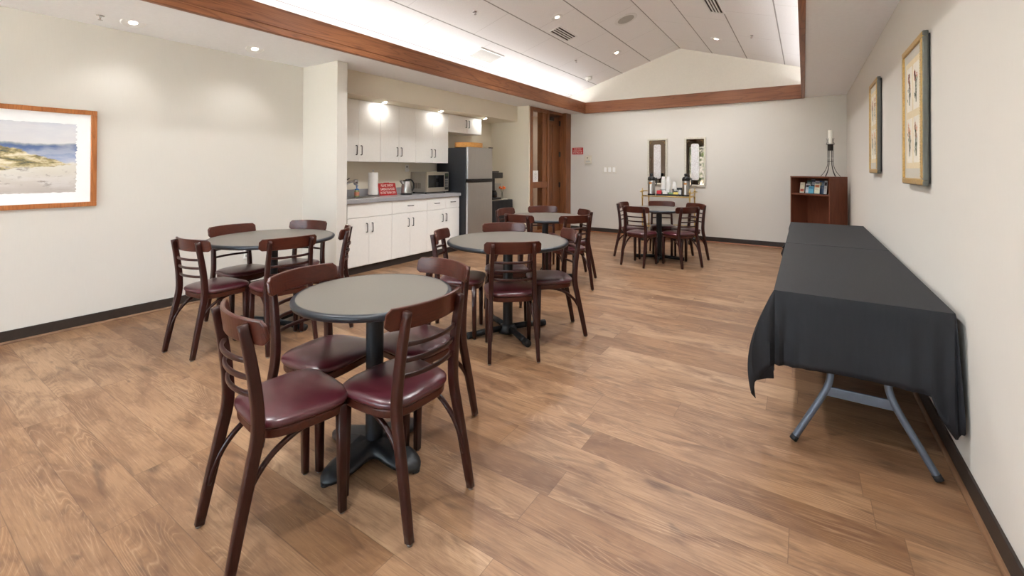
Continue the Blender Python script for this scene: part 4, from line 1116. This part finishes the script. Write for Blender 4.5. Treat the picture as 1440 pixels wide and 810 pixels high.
gr = thing('return_grille', 'square perforated return grille low on the left ceiling slope', 'grille', (0, 0, 0)); on_slope(gr, -4.10, 5.48)
link('frame', B((-.15, .15, -.30, -.27, -.014, -.001), (-.15, .15, .27, .30, -.014, -.001), (-.15, -.12, -.27, .27, -.014, -.001), (.12, .15, -.27, .27, -.014, -.001)), M['lampring'], gr, bevel=.003)
link('mesh', B((-.12, .12, -.27, .27, -.008, -.001)), M['grille'], gr)
sp = thing('ceiling_speaker', 'round flush speaker on the left ceiling slope near the ridge', 'speaker', (0, 0, 0)); on_slope(sp, -2.28, 6.62)
link('rim', L_([(.15, -.001), (.172, -.001), (.175, -.006), (.165, -.010), (.15, -.008)], 40), M['lampring'], sp)
link('grille', L_([(.149, -.003), (.149, -.007), (.08, -.010)], 40), M['grille'], sp)
def sprinkler(x, y, lab, flat=False):
    t = thing('sprinkler', lab, 'sprinkler', (0, 0, 0), 0, 'fire sprinkler heads')
    if flat: t.location = (x, y, H)
    else: on_slope(t, x, y)
    t.scale = (.8, .8, .62)
    link('escutcheon', L_([(.034, -.001), (.032, -.006), (.02, -.010), (.012, -.012)], 24), M['chrome'], t)
    link('body', L_([(.010, -.012), (.010, -.026), (.006, -.028)], 12), M['steel'], t)
    link('yoke', tube([(-.010, 0, -.022), (-.018, 0, -.036), (-.008, 0, -.052), (0, 0, -.056), (.008, 0, -.052), (.018, 0, -.036), (.010, 0, -.022)], .003, 6, up=(0, 1, 0), sub=3), M['steel'], t)
    link('bulb', L_([(.003, -.029), (.0035, -.04), (.003, -.052)], 8), M['red'], t)
    link('deflector', L_([(.004, -.056), (.020, -.058), (.020, -.060), (.004, -.061)], 16), M['steel'], t)
sprinkler(-3.42, 4.34, 'sprinkler head on the left slope nearest the camera')
sprinkler(-3.42, 7.27, 'sprinkler head on the left slope between vent and gable')
sprinkler(-.63, 7.29, 'sprinkler head on the right ceiling slope')
sprinkler(-4.80, 1.17, 'sprinkler head on the flat soffit above the painting', True)
sd = thing('smoke_detector', 'white detector box low on the left slope beside the gable', 'detector', (0, 0, 0)); on_slope(sd, -3.68, 8.42)
link('base', L_([(.075, -.001), (.075, -.02), (.07, -.024)], 28), M['white'], sd)
link('cover', L_([(.066, -.0245), (.062, -.05), (.045, -.062), (.02, -.064)], 28), M['white'], sd, smooth=True)

# ------------------------------------------------------------------ planting outside the windows (seen in the mirrors)
rnd = random.Random(11)
def shrub(x, y, h, r, lab):
    t = thing('shrub', lab, 'shrub', (x, y, -.05), 0, 'sunlit shrubs outside the near windows')
    link('stem', tube([(0, 0, 0), (.05, .02, h * .4), (0, .05, h * .7)], .04, 8), M['wicker'], t)
    bm = bmesh.new()
    for k in range(900):
        d = Vector((rnd.gauss(0, 1), rnd.gauss(0, 1), rnd.gauss(0, 1))).normalized() * rnd.uniform(.6, 1)
        c = Vector((d.x * r, d.y * r, h * .62 + d.z * h * .42)); u = Vector((rnd.gauss(0, 1), rnd.gauss(0, 1), rnd.gauss(0, 1))).normalized(); v = u.orthogonal().normalized()
        s = rnd.uniform(.06, .11)
        bm.faces.new([bm.verts.new(c + p) for p in (-u * s, v * s * .4, u * s, -v * s * .4)])
    f = link('foliage', bm, M['leaf'], t); f['kind'] = 'stuff'
shrub(-4.6, -5.6, 2.5, 1.0, 'leafy green shrub outside the window nearest the left wall')

# ------------------------------------------------------------------ light
def area(loc, rot, sx, sy, power, rgb, spread=180):
    l = bpy.data.lights.new('light', 'AREA'); l.shape = 'RECTANGLE'; l.size = sx; l.size_y = sy; l.energy = power; l.color = rgb; l.spread = math.radians(spread)
    o = bpy.data.objects.new('light', l); COL.objects.link(o); o.location = loc; o.rotation_euler = rot
    return o
# cove strips standing behind the beams, shining up on the sloped ceiling
area((-4.24, (YB + YF) / 2, H + .10), (0, math.radians(180 + 38), 0), .10, YF - YB - .3, 42, (.99, .995, 1))
area((.18, (YB + YF) / 2, H + .10), (0, math.radians(180 - 38), 0), .10, YF - YB - .3, 35, (.99, .995, 1))
area((-6.2, 8.2, H + .05), (0, 0, 0), 1.2, 1.0, 26, (1, .93, .84))                          # hallway lamp
wd = bpy.data.worlds.new('sky'); scn.world = wd; wd.use_nodes = True
bg = wd.node_tree.nodes['Background']; bg.inputs[0].default_value = (.76, .88, 1.0, 1); bg.inputs[1].default_value = 10.0
for x0, x1 in WIN:                                                                          # portals guide the sky light through the panes
    l = area(((x0 + x1) / 2, YB - .13, (WZ0 + WZ1) / 2), (math.radians(90), 0, 0), x1 - x0, WZ1 - WZ0, 1, (1, 1, 1))
    l.data.cycles.is_portal = True

sun = bpy.data.lights.new('sun', 'SUN'); sun.energy = 90; sun.angle = .01; sun.color = (1, .96, .9)                 # high sun behind the building: lights the added bounce ground, never shines in
so_ = bpy.data.objects.new('sun', sun); COL.objects.link(so_); so_.location = (0, 20, 20); so_.rotation_euler = (math.radians(-32), 0, 0)
# ------------------------------------------------------------------ camera
yaw, pit, rol = .5821, .0069, .0035
F0 = Vector((-math.sin(yaw), math.cos(yaw), 0)); R0 = Vector((math.cos(yaw), math.sin(yaw), 0)); U0 = Vector((0, 0, 1))
Fv = F0 * math.cos(pit) + U0 * math.sin(pit); U2 = U0 * math.cos(pit) - F0 * math.sin(pit)
Rv = R0 * math.cos(rol) + U2 * math.sin(rol); Uv = U2 * math.cos(rol) - R0 * math.sin(rol)
cam = bpy.data.cameras.new('camera'); co_ = bpy.data.objects.new('camera', cam); COL.objects.link(co_)
co_.matrix_world = Matrix(((Rv.x, Uv.x, -Fv.x, 0), (Rv.y, Uv.y, -Fv.y, 0), (Rv.z, Uv.z, -Fv.z, 1.365), (0, 0, 0, 1)))
cam.sensor_width = 36; cam.lens = 624.05 / 1440 * 36; cam.shift_y = -171.74 / 1440; cam.clip_start = .05
scn.camera = co_
vs = scn.view_settings
vs.view_transform = 'Standard'; vs.look = 'None'; vs.gamma = 1; vs.use_curve_mapping = False; vs.exposure = 0.16
scn.cycles.max_bounces = 10; scn.cycles.diffuse_bounces = 6; scn.cycles.use_denoising = True
scn.cycles.sample_clamp_indirect = 25
